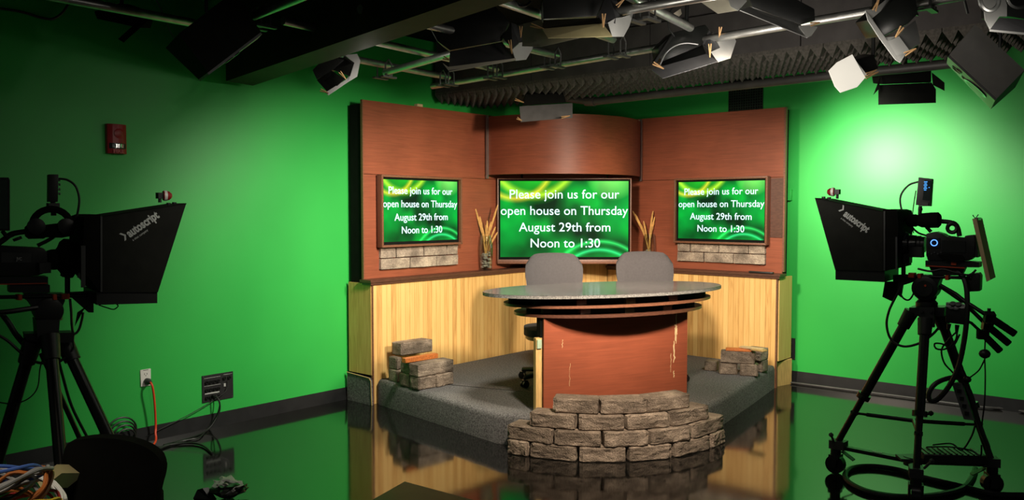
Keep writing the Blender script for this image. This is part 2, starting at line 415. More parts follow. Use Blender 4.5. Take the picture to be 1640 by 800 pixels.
def copy_tree(o):
    c = o.copy(); C.objects.link(c); MT[c.name] = MT[o.name]
    for ch in list(o.children):
        d = ch.copy(); C.objects.link(d); d.parent = c; MT[d.name] = MT[o.name]
        for g in list(ch.children):
            e = g.copy(); C.objects.link(e); e.parent = d
    return c
def smooth_path(pts, n=6):
    pts = [Vector(p) for p in pts]; out = []
    for i in range(len(pts)-1):
        p0 = pts[max(i-1, 0)]; p1 = pts[i]; p2 = pts[i+1]; p3 = pts[min(i+2, len(pts)-1)]
        for k in range(n):
            t = k/n
            out.append(.5*((2*p1)+(p2-p0)*t+(2*p0-5*p1+4*p2-p3)*t*t+(3*p1-p0-3*p2+p3)*t**3))
    out.append(pts[-1]); return out

# ------------------------------------------------------------------ the room
WL = -5.69; WR = 7.645; ZC = 3.15
structure('floor', MB().bb(WL-.1, 3.5, -2.5, WR+.1, -.1, 0), 'floor')
structure('wall_left', MB().bb(WL-.1, WL, -2.5, WR+.1, 0, ZC), 'green')
structure('wall_right', MB().bb(WL, 3.5, WR, WR+.1, 0, ZC), 'green')
structure('ceiling', MB().bb(WL-.1, 3.5, -2.5, WR+.1, ZC, ZC+.1), 'ceil')
mb = MB(); mb.hexa([(WL, -2.5, 0), (WL+.022, -2.5, 0), (WL+.022, WR, 0), (WL, WR, 0)], [(WL, -2.5, .1), (WL+.006, -2.5, .1), (WL+.006, WR, .1), (WL, WR, .1)])
structure('baseboard_left', mb, 'base')
mb = MB(); mb.hexa([(WL+.025, WR-.022, 0), (3.5, WR-.022, 0), (3.5, WR, 0), (WL+.025, WR, 0)], [(WL+.025, WR-.006, .1), (3.5, WR-.006, .1), (3.5, WR, .1), (WL+.025, WR, .1)])
structure('baseboard_right', mb, 'base')
# ceiling beam crossing towards the camera
zb = 2.52
b0, b1, b2, b3 = (onz(*p, zb) for p in ((362, 130), (405, 137), (810, 5), (740, 0)))
ex = lambda a, b, k: a+(b-a)*k
q = [b0, b1, ex(b1, b2, 1.7), ex(b0, b3, 1.7)]
structure('trim_1', MB().prism(q, (0, 0, ZC-zb)), 'beam')
# soffit with fascia boards; wedge foam panels below it
SX0, SX1 = -5.62, 1.2
structure('trim_2', MB().bb(SX0, SX1, 5.47, 6.12, 2.668, ZC), 'fascia')
mb = MB()
for k in range(6):
    x0 = SX0+k*1.14; mb.bb(x0+.004, x0+1.136, 5.45, 5.47, 2.668, 2.97)
structure('trim_3', mb, 'fascia')
names = ['above the left flat of the set', 'above the curved header of the set', 'above the right flat of the set', 'left of the glowing white light', 'between the white light and the hanging loudspeaker', 'above the hanging loudspeaker at right']
xs_ = [-5.62, -4.70, -3.78, -2.86, -2.05, -1.35, 1.2]
for k in range(6):
    x0, x1 = xs_[k], xs_[k+1]; mb = MB(); mb.bb(x0, x1-.004, 5.45, 6.12, 2.645, 2.668)
    n = max(3, round((x1-x0)/.085)); w = (x1-x0-.004)/n; rows = 8; dy = .67/rows
    for i in range(n):
        xa = x0+i*w
        for j in range(rows):
            ya = 5.45+j*dy
            a = [mb.bm.verts.new(p) for p in ((xa, ya, 2.646), (xa+w, ya, 2.646), (xa+w, ya+dy, 2.646), (xa, ya+dy, 2.646))]
            t = mb.bm.verts.new((xa+w/2, ya+dy*.5, 2.575))
            for e in range(4): mb.face([a[e], a[(e+1) % 4], t])
    tag(obj('acoustic_foam_panel', mb, 'foam'), 'charcoal pyramid acoustic foam panel under the soffit '+names[k], 'acoustic foam', 'acoustic foam panels under the soffit')

# ------------------------------------------------------------------ pipes of the lighting grid
def pipe(label, pts, r=.024, m='steel', ext=(0, 0)):
    a, b = Vector(pts[0]), Vector(pts[1]); d = (b-a).normalized()
    mb = MB(); mb.tube([a-d*ext[0], a, b, b+d*ext[1]] if max(ext) > 0 else [a, b], r, 12)
    return tag(obj('grid_pipe', mb, m), label, 'pipe', 'steel pipes of the lighting grid')
ZP = 2.60; ZQ = 2.652
pipe('long galvanised pipe running in front of the foam soffit', (Vector((-4.98, 4.80, ZP)), Vector((-.6, 4.36, ZP))))
pipe('galvanised cross pipe ending nearest the left flat of the set', (onz(575, 96, ZQ), onz(716, 123, ZQ)), ext=(.6, .02))
pipe('galvanised cross pipe passing left of the low green-lit softlight', (onz(615, 70, ZQ), onz(795, 111, ZQ)), ext=(.8, .0))
pipe('galvanised cross pipe behind the two upper softlights', (onz(685, 40, ZQ), onz(892, 89, ZQ)), ext=(.5, 0))
pipe('galvanised cross pipe above the upper middle softlight', (onz(820, 8, ZQ), onz(982, 63, ZQ)), ext=(.5, 0))
pipe('short galvanised pipe end left of the black middle softlight', (onz(1045, 13, ZQ), onz(1080, 31, ZQ)), ext=(.4, .25))
pipe('galvanised pipe in the dark over the left wall', (onz(125, 2, ZQ), onz(310, 37, ZQ)), ext=(.9, .0))
pipe('short galvanised pipe slanting up beside the ceiling beam', (onz(617, 116, ZP-.01), onz(712, 89, ZP-.01)), ext=(.0, .35))
pipe('galvanised pipe crossing above the middle of the grid', (onz(1005, 16, ZP), onz(1115, -3, ZP)), ext=(.1, .8))
pipe('green-lit pipe above the ceiling beam at upper left', (onz(420, 20, ZQ), onz(470, 0, ZQ)), ext=(.1, .6))
def clamp(px, py, label, z=ZP, rz=0):
    p = onz(px, py, z); mb = MB()
    mb.box((p.x, p.y, p.z-.034), (.13, .03, .010))
    for s in (-.045, .045):
        mb.tube([(p.x+s, p.y-.03, p.z-.045), (p.x+s, p.y-.03, p.z+.05), (p.x+s, p.y, p.z+.085), (p.x+s, p.y+.03, p.z+.05), (p.x+s, p.y+.03, p.z-.045)], .006, 6)
        mb.box((p.x+s, p.y, p.z-.042), (.03, .13, .012))
    tag(obj('pipe_clamp', mb, 'clampgrey'), label, 'pipe clamp', 'pipe clamps on the lighting grid')
clamp(716, 128, 'grey pipe clamp at the far left end of the long pipe')
clamp(793, 116, 'grey pipe clamp second from the left on the long pipe')
clamp(885, 98, 'grey pipe clamp third from the left on the long pipe')
clamp(988, 80, 'grey pipe clamp fourth from the left on the long pipe')
clamp(1032, 20, 'grey pipe clamp on the nearer pipe beside the upper softlight')
clamp(616, 115, 'grey pipe clamp at the end of the short slanting pipe')
clamp(1476, 4, 'grey pipe clamp by the tilted light above the foam', ZP)
clamp(418, 32, 'grey pipe clamp in the dark above the ceiling beam', ZQ)
# dark conduit under the soffit
mb = MB(); mb.tube(smooth_path([(-5.19, 6.2, 3.1), (-5.19, 6.2, 2.80), (-5.17, 6.2, 2.74), (-5.08, 6.2, 2.69), (-4.414, 6.2, 2.565)], 4), .032, 10)
mb.tube([(-4.40, 6.2, 2.562), (-2.3, 6.2, 2.575), (-1.2, 6.2, 2.57)], .034, 10); mb.cyl((-4.46, 6.2, 2.572), (-4.36, 6.2, 2.562), .042)
mb.cyl((-3.55, 6.2, 2.57), (-3.55, 6.2, 3.1), .006, seg=6); mb.cyl((-1.5, 6.2, 2.57), (-1.5, 6.2, 3.1), .02, seg=8)
tag(obj('conduit_pipe', mb, 'conduit'), 'dark painted pipe bending down and running behind the foam soffit', 'pipe')
# wall vent
v = thing('wall_vent', 'dark grid vent high on the right wall above the right flat', 'vent', (-3.61, WR-.012, 2.45))
mb = MB(); mb.bb(-3.785, -3.44, WR-.006, WR, 2.44, 2.93); obj('backing', mb, 'blkmatte', v)
mb = MB()
for i in range(15): x = -3.785+.345*i/14; mb.bb(x-.004, x+.004, WR-.014, WR-.006, 2.44, 2.93)
for i in range(21): z = 2.44+.49*i/20; mb.bb(-3.785, -3.44, WR-.012, WR-.006, z-.004, z+.004)
obj('grille', mb, 'grill', v)

# ------------------------------------------------------------------ the stage platform
SH = .21
AC = Vector((-3.66, 5.17)); 
st = thing('stage_platform', 'low corner platform covered in charcoal carpet carrying the news set', 'stage', (-4.3, 5.9, 0))
arc = [(AC.x+.83*math.cos(math.radians(a)), AC.y+.83*math.sin(math.radians(a))) for a in range(-86, 16, 8)]
outline = [(-5.325, 4.50), (-5.0, 4.445), (-4.25, 4.33), (-3.80, 4.265)] + arc + [(-2.84, 5.55), (-2.87, 5.79), (-3.0, 6.6), (-3.11, 7.232), (-4.92, 7.232), (-5.342, 6.42), (-5.342, 4.52)]
mb = MB(); bm = mb.bm
def ring_at(ins, z):
    n = len(outline); out = []
    cx = sum(p[0] for p in outline)/n; cyy = sum(p[1] for p in outline)/n
    for i, p in enumerate(outline):
        a = Vector(outline[i-1]); b = Vector(outline[(i+1) % n]); t = (b-a).normalized(); nn = Vector((-t.y, t.x))
        out.append(bm.verts.new((p[0]+nn.x*ins, p[1]+nn.y*ins, z)))
    return out
R_ = .04
rings = [ring_at(0, 0), ring_at(0, SH-R_)] + [ring_at(R_*(1-math.cos(a)), SH-R_+R_*math.sin(a)) for a in (PI/8, PI/4, 3*PI/8, PI/2)]
for i in range(len(rings)-1):
    for k in range(len(outline)): mb.face([rings[i][k], rings[i][(k+1) % len(outline)], rings[i+1][(k+1) % len(outline)], rings[i+1][k]])
mb.face(rings[-1])
obj('carpet', mb, 'carpet', st)
mb = MB(); mb.prism([(-5.335, 4.44, 0), (-5.345, 4.44, .20), (-5.37, 4.44, .222), (-5.655, 4.44, .235), (-5.655, 4.44, .0)], (0, .016, 0)); obj('carpet_flap', mb, 'carpet', st)
mb = MB(); mb.tube([(-5.333, 4.438, 0), (-5.343, 4.438, .20), (-5.37, 4.438, .222), (-5.655, 4.438, .236)], .0035, 6); obj('flap_edge', mb, 'edgewood', st, label='pale frayed edge of the carpet flap')
mb = MB(); mb.hexa([(-3.135, 7.325, 0), (-3.12, 7.325, 0), (-3.07, 7.52, 0), (-3.085, 7.52, 0)], [(-3.135, 7.325, .215), (-3.12, 7.325, .215), (-3.07, 7.52, .235), (-3.085, 7.52, .235)]); obj('end_board', mb, 'edgewood', st, label='pale bare wood end board')
# carpet dimples along the left riser
# ------------------------------------------------------------------ backdrop flats (local x along the flat, local -y faces the room)
ZT = 2.505; ZS = 1.897
def stones(rows, x0, x1, z0, z1, y, mb, seed):
    rnd = random.Random(seed); rh = (z1-z0)/2
    for ri, cuts in enumerate(rows):
        za = z0+(1-ri)*rh
        for a, b in zip(cuts[:-1], cuts[1:]):
            xa = x0+(x1-x0)*a; xb = x0+(x1-x0)*b
            t = bmesh.new(); bmesh.ops.create_cube(t, size=1); bmesh.ops.subdivide_edges(t, edges=t.edges[:], cuts=3, use_grid_fill=True)
            bmesh.ops.scale(t, vec=(xb-xa-.010, .03+.016*rnd.random(), rh-.009), verts=t.verts)
            sd = rnd.random()*50
            for vv in t.verts:
                if vv.co.y < -.01: vv.co.y += .008*noise.noise(vv.co*14+Vector((sd, 0, 0)))
                if abs(vv.co.x) > (xb-xa)/2-.01 or abs(vv.co.z) > rh/2-.008: vv.co.x += .003*noise.noise(vv.co*30+Vector((0, sd, 0))); vv.co.z += .003*noise.noise(vv.co*30+Vector((sd, 3, 0)))
            bmesh.ops.translate(t, vec=((xa+xb)/2, y, za+rh/2), verts=t.verts); mb.merge(t)
# left flat
fl = thing('backdrop_flat', 'tall cherry plywood set flat on the left side with a screen', 'set flat', (-5.48, 4.49, 0), PI/2, 'plywood flats of the news set')
W = 2.02
obj('upper_panel', MB().bb(0, W, 0, .018, ZS+.002, ZT), 'ply', fl, True)
obj('lower_panel', MB().bb(0, W, 0, .018, SH+.03, ZS-.002), 'ply', fl, True)
obj('rear_frame', MB().bb(.0, .02, .02, .17, 0, ZT-.03), 'blkmatte', fl, True, label='black painted rear frame')
obj('rear_frame', MB().bb(W-.05, W, .02, .1, 0, ZT-.03), 'blkmatte', fl, True, label='black painted rear frame')
obj('edge_trim', MB().bb(-.01, 0, -.004, .02, SH+.8, ZT-.0), 'frametrim', fl, True)
mb = MB(); stones([(0, .185, .53, .84, 1), (0, .355, .70, 1)], .155, 1.085, 1.095, 1.287, -.012, mb, 3); obj('stone_veneer', mb, 'veneer', fl, True)
obj('shim_block', MB().bb(.60, .665, -.01, .03, ZT, ZT+.022), 'board', fl, True, label='small pale wood block')
# centre flat
CT = math.radians(41); CN = Vector((math.sin(CT), -math.cos(CT)))   # facing
def cpt(d, x=None, y=None):
    # point on the centre plane at distance d
    nx, ny = -CN.x, -CN.y
    if x is not None: return (x, (d-nx*x)/ny)
    return ((d-ny*y)/nx, y)
p0 = (-5.46, 6.52); p1 = (-5.02, 7.36); CA = math.atan2(p1[1]-p0[1], p1[0]-p0[0])
CW = math.hypot(p1[0]-p0[0], p1[1]-p0[1])
fc = thing('backdrop_flat', 'plywood set flat in the centre behind the large screen', 'set flat', (p0[0], p0[1], 0), CA, 'plywood flats of the news set')
obj('panel', MB().bb(0, CW, 0, .018, SH+.03, 2.46), 'ply', fc, True)
obj('rear_frame', MB().bb(.02, CW-.02, .02, .10, 0, 2.43), 'blkmatte', fc, True)
# right flat
fr = thing('backdrop_flat', 'tall cherry plywood set flat on the right side with a screen', 'set flat', (p1[0]+.005, 7.369, 0), 0, 'plywood flats of the news set')
W = -3.112-(p1[0]+.005)
obj('upper_panel', MB().bb(0, W, 0, .018, ZS+.002, ZT+.015), 'ply', fr, True)
obj('lower_panel', MB().bb(0, W, 0, .018, SH+.03, ZS-.002), 'ply', fr, True)
obj('rear_frame', MB().bb(W-.02, W, .02, .10, 0, ZT), 'blkmatte', fr, True, label='black painted rear frame')
obj('rear_frame', MB().bb(0, .05, .02, .1, 0, ZT), 'blkmatte', fr, True, label='black painted rear frame')
obj('edge_trim', MB().bb(W, W+.018, -.004, .03, 1.04, ZT+.015), 'frametrim', fr, True)
mb = MB(); xo = p1[0]+.005
stones([(0, .16, .49, .82, 1), (0, .32, .655, 1)], -4.172-xo, -3.26-xo, 1.098, 1.29, -.012, mb, 9); obj('stone_veneer', mb, 'veneer', fr, True)
obj('side_patch', MB().bb(W-.115, W-.0, -.008, 0, 1.35, ZS-.01), 'darktrim', fr, True, label='darker strip of panel beside the screen')
obj('shim_block', MB().bb(-4.66-xo, -4.6-xo, -.05, -.01, ZT-.02, ZT+.0), 'board', fr, True, label='small pale wood block')

# curved header over the centre screen
A = Vector((-5.462, 5.985)); Bm = Vector((-4.704, 6.216)); D = Vector((-4.602, 7.345))
def circ(a, b, c):
    d = 2*(a.x*(b.y-c.y)+b.x*(c.y-a.y)+c.x*(a.y-b.y))
    ux = (a.length_squared*(b.y-c.y)+b.length_squared*(c.y-a.y)+c.length_squared*(a.y-b.y))/d
    uy = (a.length_squared*(c.x-b.x)+b.length_squared*(a.x-c.x)+c.length_squared*(b.x-a.x))/d
    return Vector((ux, uy))
Bm = (A+D)/2 + (Bm-(A+D)/2)*.93
cc = circ(A, Bm, D); rad = (A-cc).length
a0 = math.atan2(A.y-cc.y, A.x-cc.x); a1 = math.atan2(D.y-cc.y, D.x-cc.x); am = math.atan2(Bm.y-cc.y, Bm.x-cc.x)
if a1 < a0: a1 += 2*PI
hd = thing('curved_header', 'curved cherry plywood header panel bulging above the centre screen', 'header panel', (Bm.x, Bm.y, 1.935))
n = 28; mb = MB(); cols = []
for i in range(n+1):
    a = a0+(a1-a0)*i/n
    cols.append([mb.bm.verts.new((cc.x+r*math.cos(a), cc.y+r*math.sin(a), z)) for r, z in ((rad, 1.935), (rad, 2.485), (rad-.02, 2.485), (rad-.02, 1.935))])
for i in range(n):
    for k in range(4): mb.face([cols[i][k], cols[i+1][k], cols[i+1][(k+1) % 4], cols[i][(k+1) % 4]])
mb.face(cols[0]); mb.face(cols[-1][::-1]); obj('curved_panel', mb, 'ply', hd)
mb = MB()
ptop = [(cc.x+(rad-.03)*math.cos(a0+(a1-a0)*i/n), cc.y+(rad-.03)*math.sin(a0+(a1-a0)*i/n), 2.44) for i in range(n+1)]
mb.prism(ptop, (0, 0, .015)); obj('top_board', mb, 'blkmatte', hd)
obj('end_strip', MB().box((A.x+.012, A.y-.012, 2.20), (.02, .02, .60)), 'aluminium', hd, label='thin aluminium strip')
obj('end_strip', MB().box((D.x+.012, D.y-.012, 2.20), (.02, .02, .62)), 'aluminium', hd, label='thin aluminium strip')

# ------------------------------------------------------------------ wainscot sections with ledge
WZ = 1.005
w1 = thing('wainscot_panel', 'pine beadboard wainscot with dark ledge along the left side of the set', 'wainscot', (-5.36, 4.47, 0), PI/2, 'beadboard wainscot of the news set')
LW = 6.43-4.47
obj('beadboard', MB().bb(.014, LW, 0, .018, .0, WZ), 'bead', w1, True)
obj('corner_strip', MB().bb(0, .014, -.004, .02, 0, WZ), 'frametrim', w1, True)
mb = MB().bb(-.03, LW+.02, -.022, .118, WZ, WZ+.022); mb.bb(-.02, LW, -.014, .10, WZ-.02, WZ); obj('ledge', mb, 'darktrim', w1, True)
obj('end_panel', MB().box((.003, .152, WZ/2+.115), (.016, .29, WZ-.25)), 'bead', w1, True, label='end panel of the wainscot lit green by the wall')
# centre
q0 = (-5.36, 6.43); q1 = (-4.93, 7.25); WA = math.atan2(q1[1]-q0[1], q1[0]-q0[0])
w2 = thing('wainscot_panel', 'short pine beadboard wainscot under the centre screen behind the chairs', 'wainscot', (q0[0], q0[1], 0), WA, 'beadboard wainscot of the news set')
LW2 = math.hypot(q1[0]-q0[0], q1[1]-q0[1])
obj('beadboard', MB().bb(.005, LW2-.005, .0, .018, 0, 1.06), 'bead', w2, True)
obj('ledge', MB().bb(.0, LW2, -.015, .07, 1.06, 1.085), 'darktrim', w2, True)
# right
w3 = thing('wainscot_panel', 'pine beadboard wainscot with dark ledge along the right side of the set', 'wainscot', (q1[0], 7.25, 0), 0, 'beadboard wainscot of the news set')
LW3 = -3.10-q1[0]
obj('beadboard', MB().bb(0, LW3-.014, 0, .018, 0, WZ), 'bead', w3, True)
obj('corner_strip', MB().bb(LW3-.014, LW3, -.004, .02, 0, WZ), 'frametrim', w3, True)
mb = MB().bb(-.02, LW3+.03, -.022, .115, WZ, WZ+.022); mb.bb(0, LW3+.02, -.014, .1, WZ-.02, WZ); obj('ledge', mb, 'darktrim', w3, True)
obj('end_panel', MB().box((LW3-.0, .16, WZ/2+.115), (.016, .28, WZ-.25)), 'bead', w3, True, label='end panel of the wainscot lit green by the wall')
tag(obj('remote_control', MB().bevelbox((-3.25, 7.235, WZ+.031), (.23, .035, .016), .005), 'blk'), 'slim black bar lying on the right end of the dark ledge', 'remote')

# ------------------------------------------------------------------ televisions
LINES = [('Please join us for our', .073, .928, .772), ('open house on Thursday', .003, .997, .556), ('August 29th from', .145, .860, .338), ('Noon to 1:30', .237, .780, .127)]
def split_words(bm, gap):
    # words of one line: connected letters grouped wherever the space between them is wide
    bm.verts.ensure_lookup_table(); bm.verts.index_update(); seen = set(); comps = []
    for v in bm.verts:
        if v.index in seen: continue
        st_ = [v]; seen.add(v.index); cv = []
        while st_:
            q_ = st_.pop(); cv.append(q_)
            for e in q_.link_edges:
                o_ = e.other_vert(q_)
                if o_.index not in seen: seen.add(o_.index); st_.append(o_)
        xs = [q_.co.x for q_ in cv]; comps.append((min(xs), max(xs), cv))
    comps.sort(key=lambda c: c[0]); groups = []
    for a, b, cv in comps:
        if groups and a-groups[-1][0] < gap: groups[-1][0] = max(groups[-1][0], b); groups[-1][1] += cv
        else: groups.append([b, list(cv)])
    out = []
    for _, cv in groups:
        idx = {q_: i for i, q_ in enumerate(cv)}; mbw = MB(); nv = [mbw.bm.verts.new(q_.co) for q_ in cv]
        for f in {f for q_ in cv for f in q_.link_faces}: mbw.face([nv[idx[q_]] for q_ in f.verts])
        out.append(mbw)
    bm.free(); return out
def tv(label, loc, rz, w, h, frame, fmat='frametrim', bottom=0.0, depth=.045):
    t = thing('television', label, 'television', loc, rz, 'screens of the news set')
    obj('screen', MB().bb(-w/2, w/2, -.012, -.004, 0, h), 'screen', t, True)
    for s, a, b, base in LINES:
        tx = MB(); place_text(tx, s, h*.168, Vector((-w/2+w*a, -.0135, h*base)), (1, 0, 0), (0, 0, 1), width=w*(b-a), bold=h*.0007)
        for wb in split_words(tx.bm, h*.168*.17): obj('screen_word', wb, 'text', t, True)
    bz = .017; mb = MB()
    mb.bb(-w/2-bz, w/2+bz, -.014, 0, -bz-.008, 0); mb.bb(-w/2-bz, w/2+bz, -.014, 0, h, h+bz); mb.bb(-w/2-bz, -w/2, -.014, 0, 0, h); mb.bb(w/2, w/2+bz, -.014, 0, 0, h); mb.bb(-w/2-bz, w/2+bz, -.003, .012, -bz, h+bz)
    obj('bezel', mb, 'blkmatte', t, True)
    if bottom: obj('wall_mount', MB().bb(-.15, .15, .012, .20, h*.3, h*.7), 'blkmatte', t, True)
    f = frame; x0 = -w/2-bz-f; x1 = w/2+bz+f; z0 = -bz-.008-f-bottom; z1 = h+bz+f; i = f
    def bar(pts):
        mb.prism([(x, -depth, z) for x, z in pts], (0, depth+.02, 0))
    mb = MB()
    bar([(x0, z0), (x1, z0), (x1-i, z0+i+bottom), (x0+i, z0+i+bottom)]); bar([(x0, z1), (x0+i, z1-i), (x1-i, z1-i), (x1, z1)])
    bar([(x0, z0), (x0+i, z0+i+bottom), (x0+i, z1-i), (x0, z1)]); bar([(x1, z0), (x1, z1), (x1-i, z1-i), (x1-i, z0+i+bottom)])
    obj('frame', mb, fmat, t, True, bev=.004)
    return t
tv('wood-framed screen with open house message on the left flat', (-5.445, 5.10, 1.33), PI/2, .890, .527, .020)
tv('wood-framed screen with open house message on the right flat', (-3.708, 7.335, 1.324), 0, .885, .545, .020)
pc = ond(903.5, 411, 8.20)
tv('largest screen with open house message in the centre of the set', (pc.x, pc.y, pc.z), CT, 1.243, .735, .012, bottom=.03, depth=.02)

# ------------------------------------------------------------------ vases with pebbles and dried wheat
def vase(label, x, y, z, side):
    v = thing('glass_vase', label, 'vase', (x, y, z))
    H_ = .33
    prof = [(.052, 0), (.056, .01), (.064, .12), (.066, .20), (.060, .28), (.052, H_), (.048, H_), (.056, .28), (.062, .20), (.060, .12), (.052, .014), (.0, .012)]
    obj('vase_body', MB().lathe(prof, (x, y, z), cap=False, seg=24), 'glass', v)
    rnd = random.Random(side)
    mb = MB()
    for i in range(46):
        a = rnd.random()*6.28; r = .044*math.sqrt(rnd.random()); h = .03+.012*(i//4)
        mb.ball((x+r*math.cos(a), y+r*math.sin(a), z+h), .017+rnd.random()*.006, (1, .8, .75), 1)
    p = tag(obj('pebbles', mb, 'stone'), 'grey river pebbles inside the '+('left' if side == 1 else 'right')+' glass vase', 'pebbles'); p['kind'] = 'stuff'
    spots = ([(-.085, .58), (-.05, .51), (.0, .43), (.105, .62), (.06, .46), (.085, .41), (.02, .47), (.11, .36), (-.03, .40)] if side == 1 else
             [(-.17, .56), (-.12, .50), (-.145, .53), (-.06, .46), (.045, .56), (.05, .50), (.0, .40), (.03, .45), (-.09, .43), (.015, .38)])
    for dx, h in spots:
        mb = MB(); vx = dx*cy_; vy = dx*sy_
        b = Vector((x+rnd.uniform(-.01, .01), y+rnd.uniform(-.01, .01), z+.13)); tpt = Vector((x+vx, y+vy+rnd.uniform(-.02, .02), z+h))
        mid = b.lerp(tpt, .5)+Vector((-vx*.12, -vy*.12, .0)); pts = smooth_path([b, mid, tpt], 9)
        k0 = int(len(pts)*.5); mb.tube(pts[:k0+1], .0022, 5)
        hp = pts[k0:]; mb.tube(hp, [.004+.0075*math.sin(PI*(i+.6)/len(hp))*(1 if i % 2 else .65) for i in range(len(hp))], 6)
        tag(obj('wheat_stalk', mb, 'wheat'), 'dried golden wheat stalk standing in the '+('left' if side == 1 else 'right')+' glass vase', 'dried wheat', 'dried wheat in the '+('left' if side == 1 else 'right')+' vase')
vase('clear glass vase of pebbles on the ledge left of the centre screen', -5.415, 5.915, WZ+.024, 1)
vase('clear glass vase on the ledge right of the centre screen behind a chair', -4.47, 7.31, WZ+.024, 2)

# ------------------------------------------------------------------ split-face concrete blocks
def rough_block(l, d, h, seed, face='front', amt=.010):
    t = bmesh.new(); bmesh.ops.create_cube(t, size=1)
    # grid subdivide
    bmesh.ops.subdivide_edges(t, edges=t.edges[:], cuts=13, use_grid_fill=True)
    bmesh.ops.scale(t, vec=(l, d, h), verts=t.verts); bmesh.ops.translate(t, vec=(0, 0, h/2), verts=t.verts)
    for v in t.verts:
        c = v.co; e = 0
        nx = abs(abs(c.x)-l/2) < .001; ny = abs(abs(c.y)-d/2) < .001; nz = c.z < .001 or c.z > h-.001
        k = Vector((c.x*17+seed*3.1, c.y*17, c.z*19+seed))
        edge = (nx+ny+nz)
        if c.y < -d/2+.001:
            c.y += amt*.45*noise.noise(k*.6)+amt*.7*noise.noise(k*1.7)+amt*.8*noise.noise(k*4.1)
            if nx: c.y += .012
            if nz: c.y += .008
        if edge >= 2:
            if nx: c.x -= math.copysign(.004, c.x)
            if nz and c.z > .01: c.z -= .004+.003*noise.noise(k*1.7)
        if nx: c.x += .003*noise.noise(k*1.3)
    mb = MB(); mb.merge(t); return mb
def put_block(mb_args, loc, rz, label, group, name='retaining_wall_block'):
    o = obj(name, rough_block(*mb_args), 'block', None, True, loc=(0, 0, 0))
    o.location = loc; o.rotation_euler = (0, 0, rz); tag(o, label, 'concrete block', group); return o
def arc_ang(px, R, z):
    lo, hi = math.radians(-100), math.radians(40)
    for _ in range(40):
        m = (lo+hi)/2
        if proj((AC.x+R*math.cos(m), AC.y+R*math.sin(m), z))[0] < px: lo = m
        else: hi = m
    return lo
BH = .097
rows = [(1.035, [(810, 846), (847, 924), (926, 1004), (1007, 1078), (1081, 1139), (1140.5, 1162)]),
        (1.030, [(810, 884), (886, 964), (966.5, 1041), (1042, 1109), (1111, 1161)]),
        (1.000, [(846, 922), (925, 1002), (1004, 1075), (1077, 1137)]),
        (.965, [(883, 960), (961, 1038), (1036, 1107)])]
rn = ['bottom', 'second', 'third', 'top']; ordn = ['first', 'second', 'third', 'fourth', 'fifth', 'sixth']
sd = 0
for ri, (R, segs) in enumerate(rows):
    for i, (a, b) in enumerate(segs):
        sd += 1; z = ri*BH
        t0, t1 = arc_ang(a, R, z+.05), arc_ang(b, R, z+.05)
        P0 = AC+R*Vector((math.cos(t0), math.sin(t0))); P1 = AC+R*Vector((math.cos(t1), math.sin(t1)))
        l = (P1-P0).length; dirv = (P1-P0).normalized(); nrm = Vector((dirv.y, -dirv.x)); dep = .17 if ri < 2 else .15
        cpos = (P0+P1)/2 - nrm*(dep/2-.004)
        lab = '%s tan split-face block from the left in the %s course of the curved wall' % (ordn[i], rn[ri])
        if ri == 0 and i == 0: lab = 'short tan half block at the left end of the bottom course of the curved wall'
        if ri == 0 and i == 5: lab = 'short tan half block at the right end of the bottom course of the curved wall'
        put_block((l-.018, dep, BH-.002, sd, 'front', .010), (cpos.x, cpos.y, z), math.atan2(dirv.y, dirv.x), lab, 'split-face blocks of the curved wall')
# left stack (front faces look along +x / -y towards the desk)
def vblock(p, q, z, dep, h, label, group, seed, amt=.006):
    # block whose front bottom edge runs p->q (seen left to right)
    p = Vector(p[:2]); q = Vector(q[:2]); d = (q-p); l = d.length; d.normalize(); nn = Vector((d.y, -d.x))
    c = (p+q)/2-nn*dep/2
    return put_block((l, dep, h, seed, 'front', amt), (c.x, c.y, z), math.atan2(d.y, d.x), label, group)
G1 = 'concrete blocks stacked at the left of the stage'
f0, f1 = onz(671, 625, SH), onz(699, 620, SH); f2, f3 = onz(701, 620.5, SH), onz(727.5, 614, SH)
vblock(f0, f1, SH, .12, .10, 'left front block in the bottom layer of the left block stack', G1, 31)
vblock(f2, f3, SH, .12, .10, 'right front block in the bottom layer of the left block stack', G1, 32)
vblock(f0, f3, SH+.10, .13, .10, 'long block lying across two blocks in the left stack', G1, 33)
g0, g1 = onz(644, 617, SH), onz(662, 620, SH)
dd = (Vector(f3)-Vector(f0)); dd.normalize()
k0 = onz(657, 620.5, SH); vblock(k0, k0+dd*.09, SH, .14, .10, 'middle low block end-on in the left stack beside the gap', G1, 34)
vblock(k0+Vector((-.005, .01, 0)), k0+dd*.10, SH+.10, .14, .10, 'middle upper block end-on in the left stack beside the gap', G1, 35)
k1 = onz(635.5, 612, SH); vblock(k1, k1+dd*.05, SH, .11, .10, 'leftmost low block of the left stack', G1, 36)
vblock(k1+dd*.002, k1+dd*.052, SH+.10, .11, .10, 'leftmost upper block of the left stack', G1, 37)
tb = onz(638, 610, SH); 
vblock(Vector(tb)+dd*.0+Vector((.0, .035, 0)), Vector(tb)+dd*.335+Vector((.0, .035, 0)), SH+.20, .13, .105, 'topmost long block of the left stack', G1, 38)
pk = ond(673, 576.5, 6.62); mb = MB(); mb.bevelbox((pk.x, pk.y, SH+.222), (.33, .05, .038), .003, 1, math.atan2(dd.y, dd.x)); tag(obj('cedar_board', mb, 'orangeplank'), 'short orange cedar board lying across the left block stack', 'board')
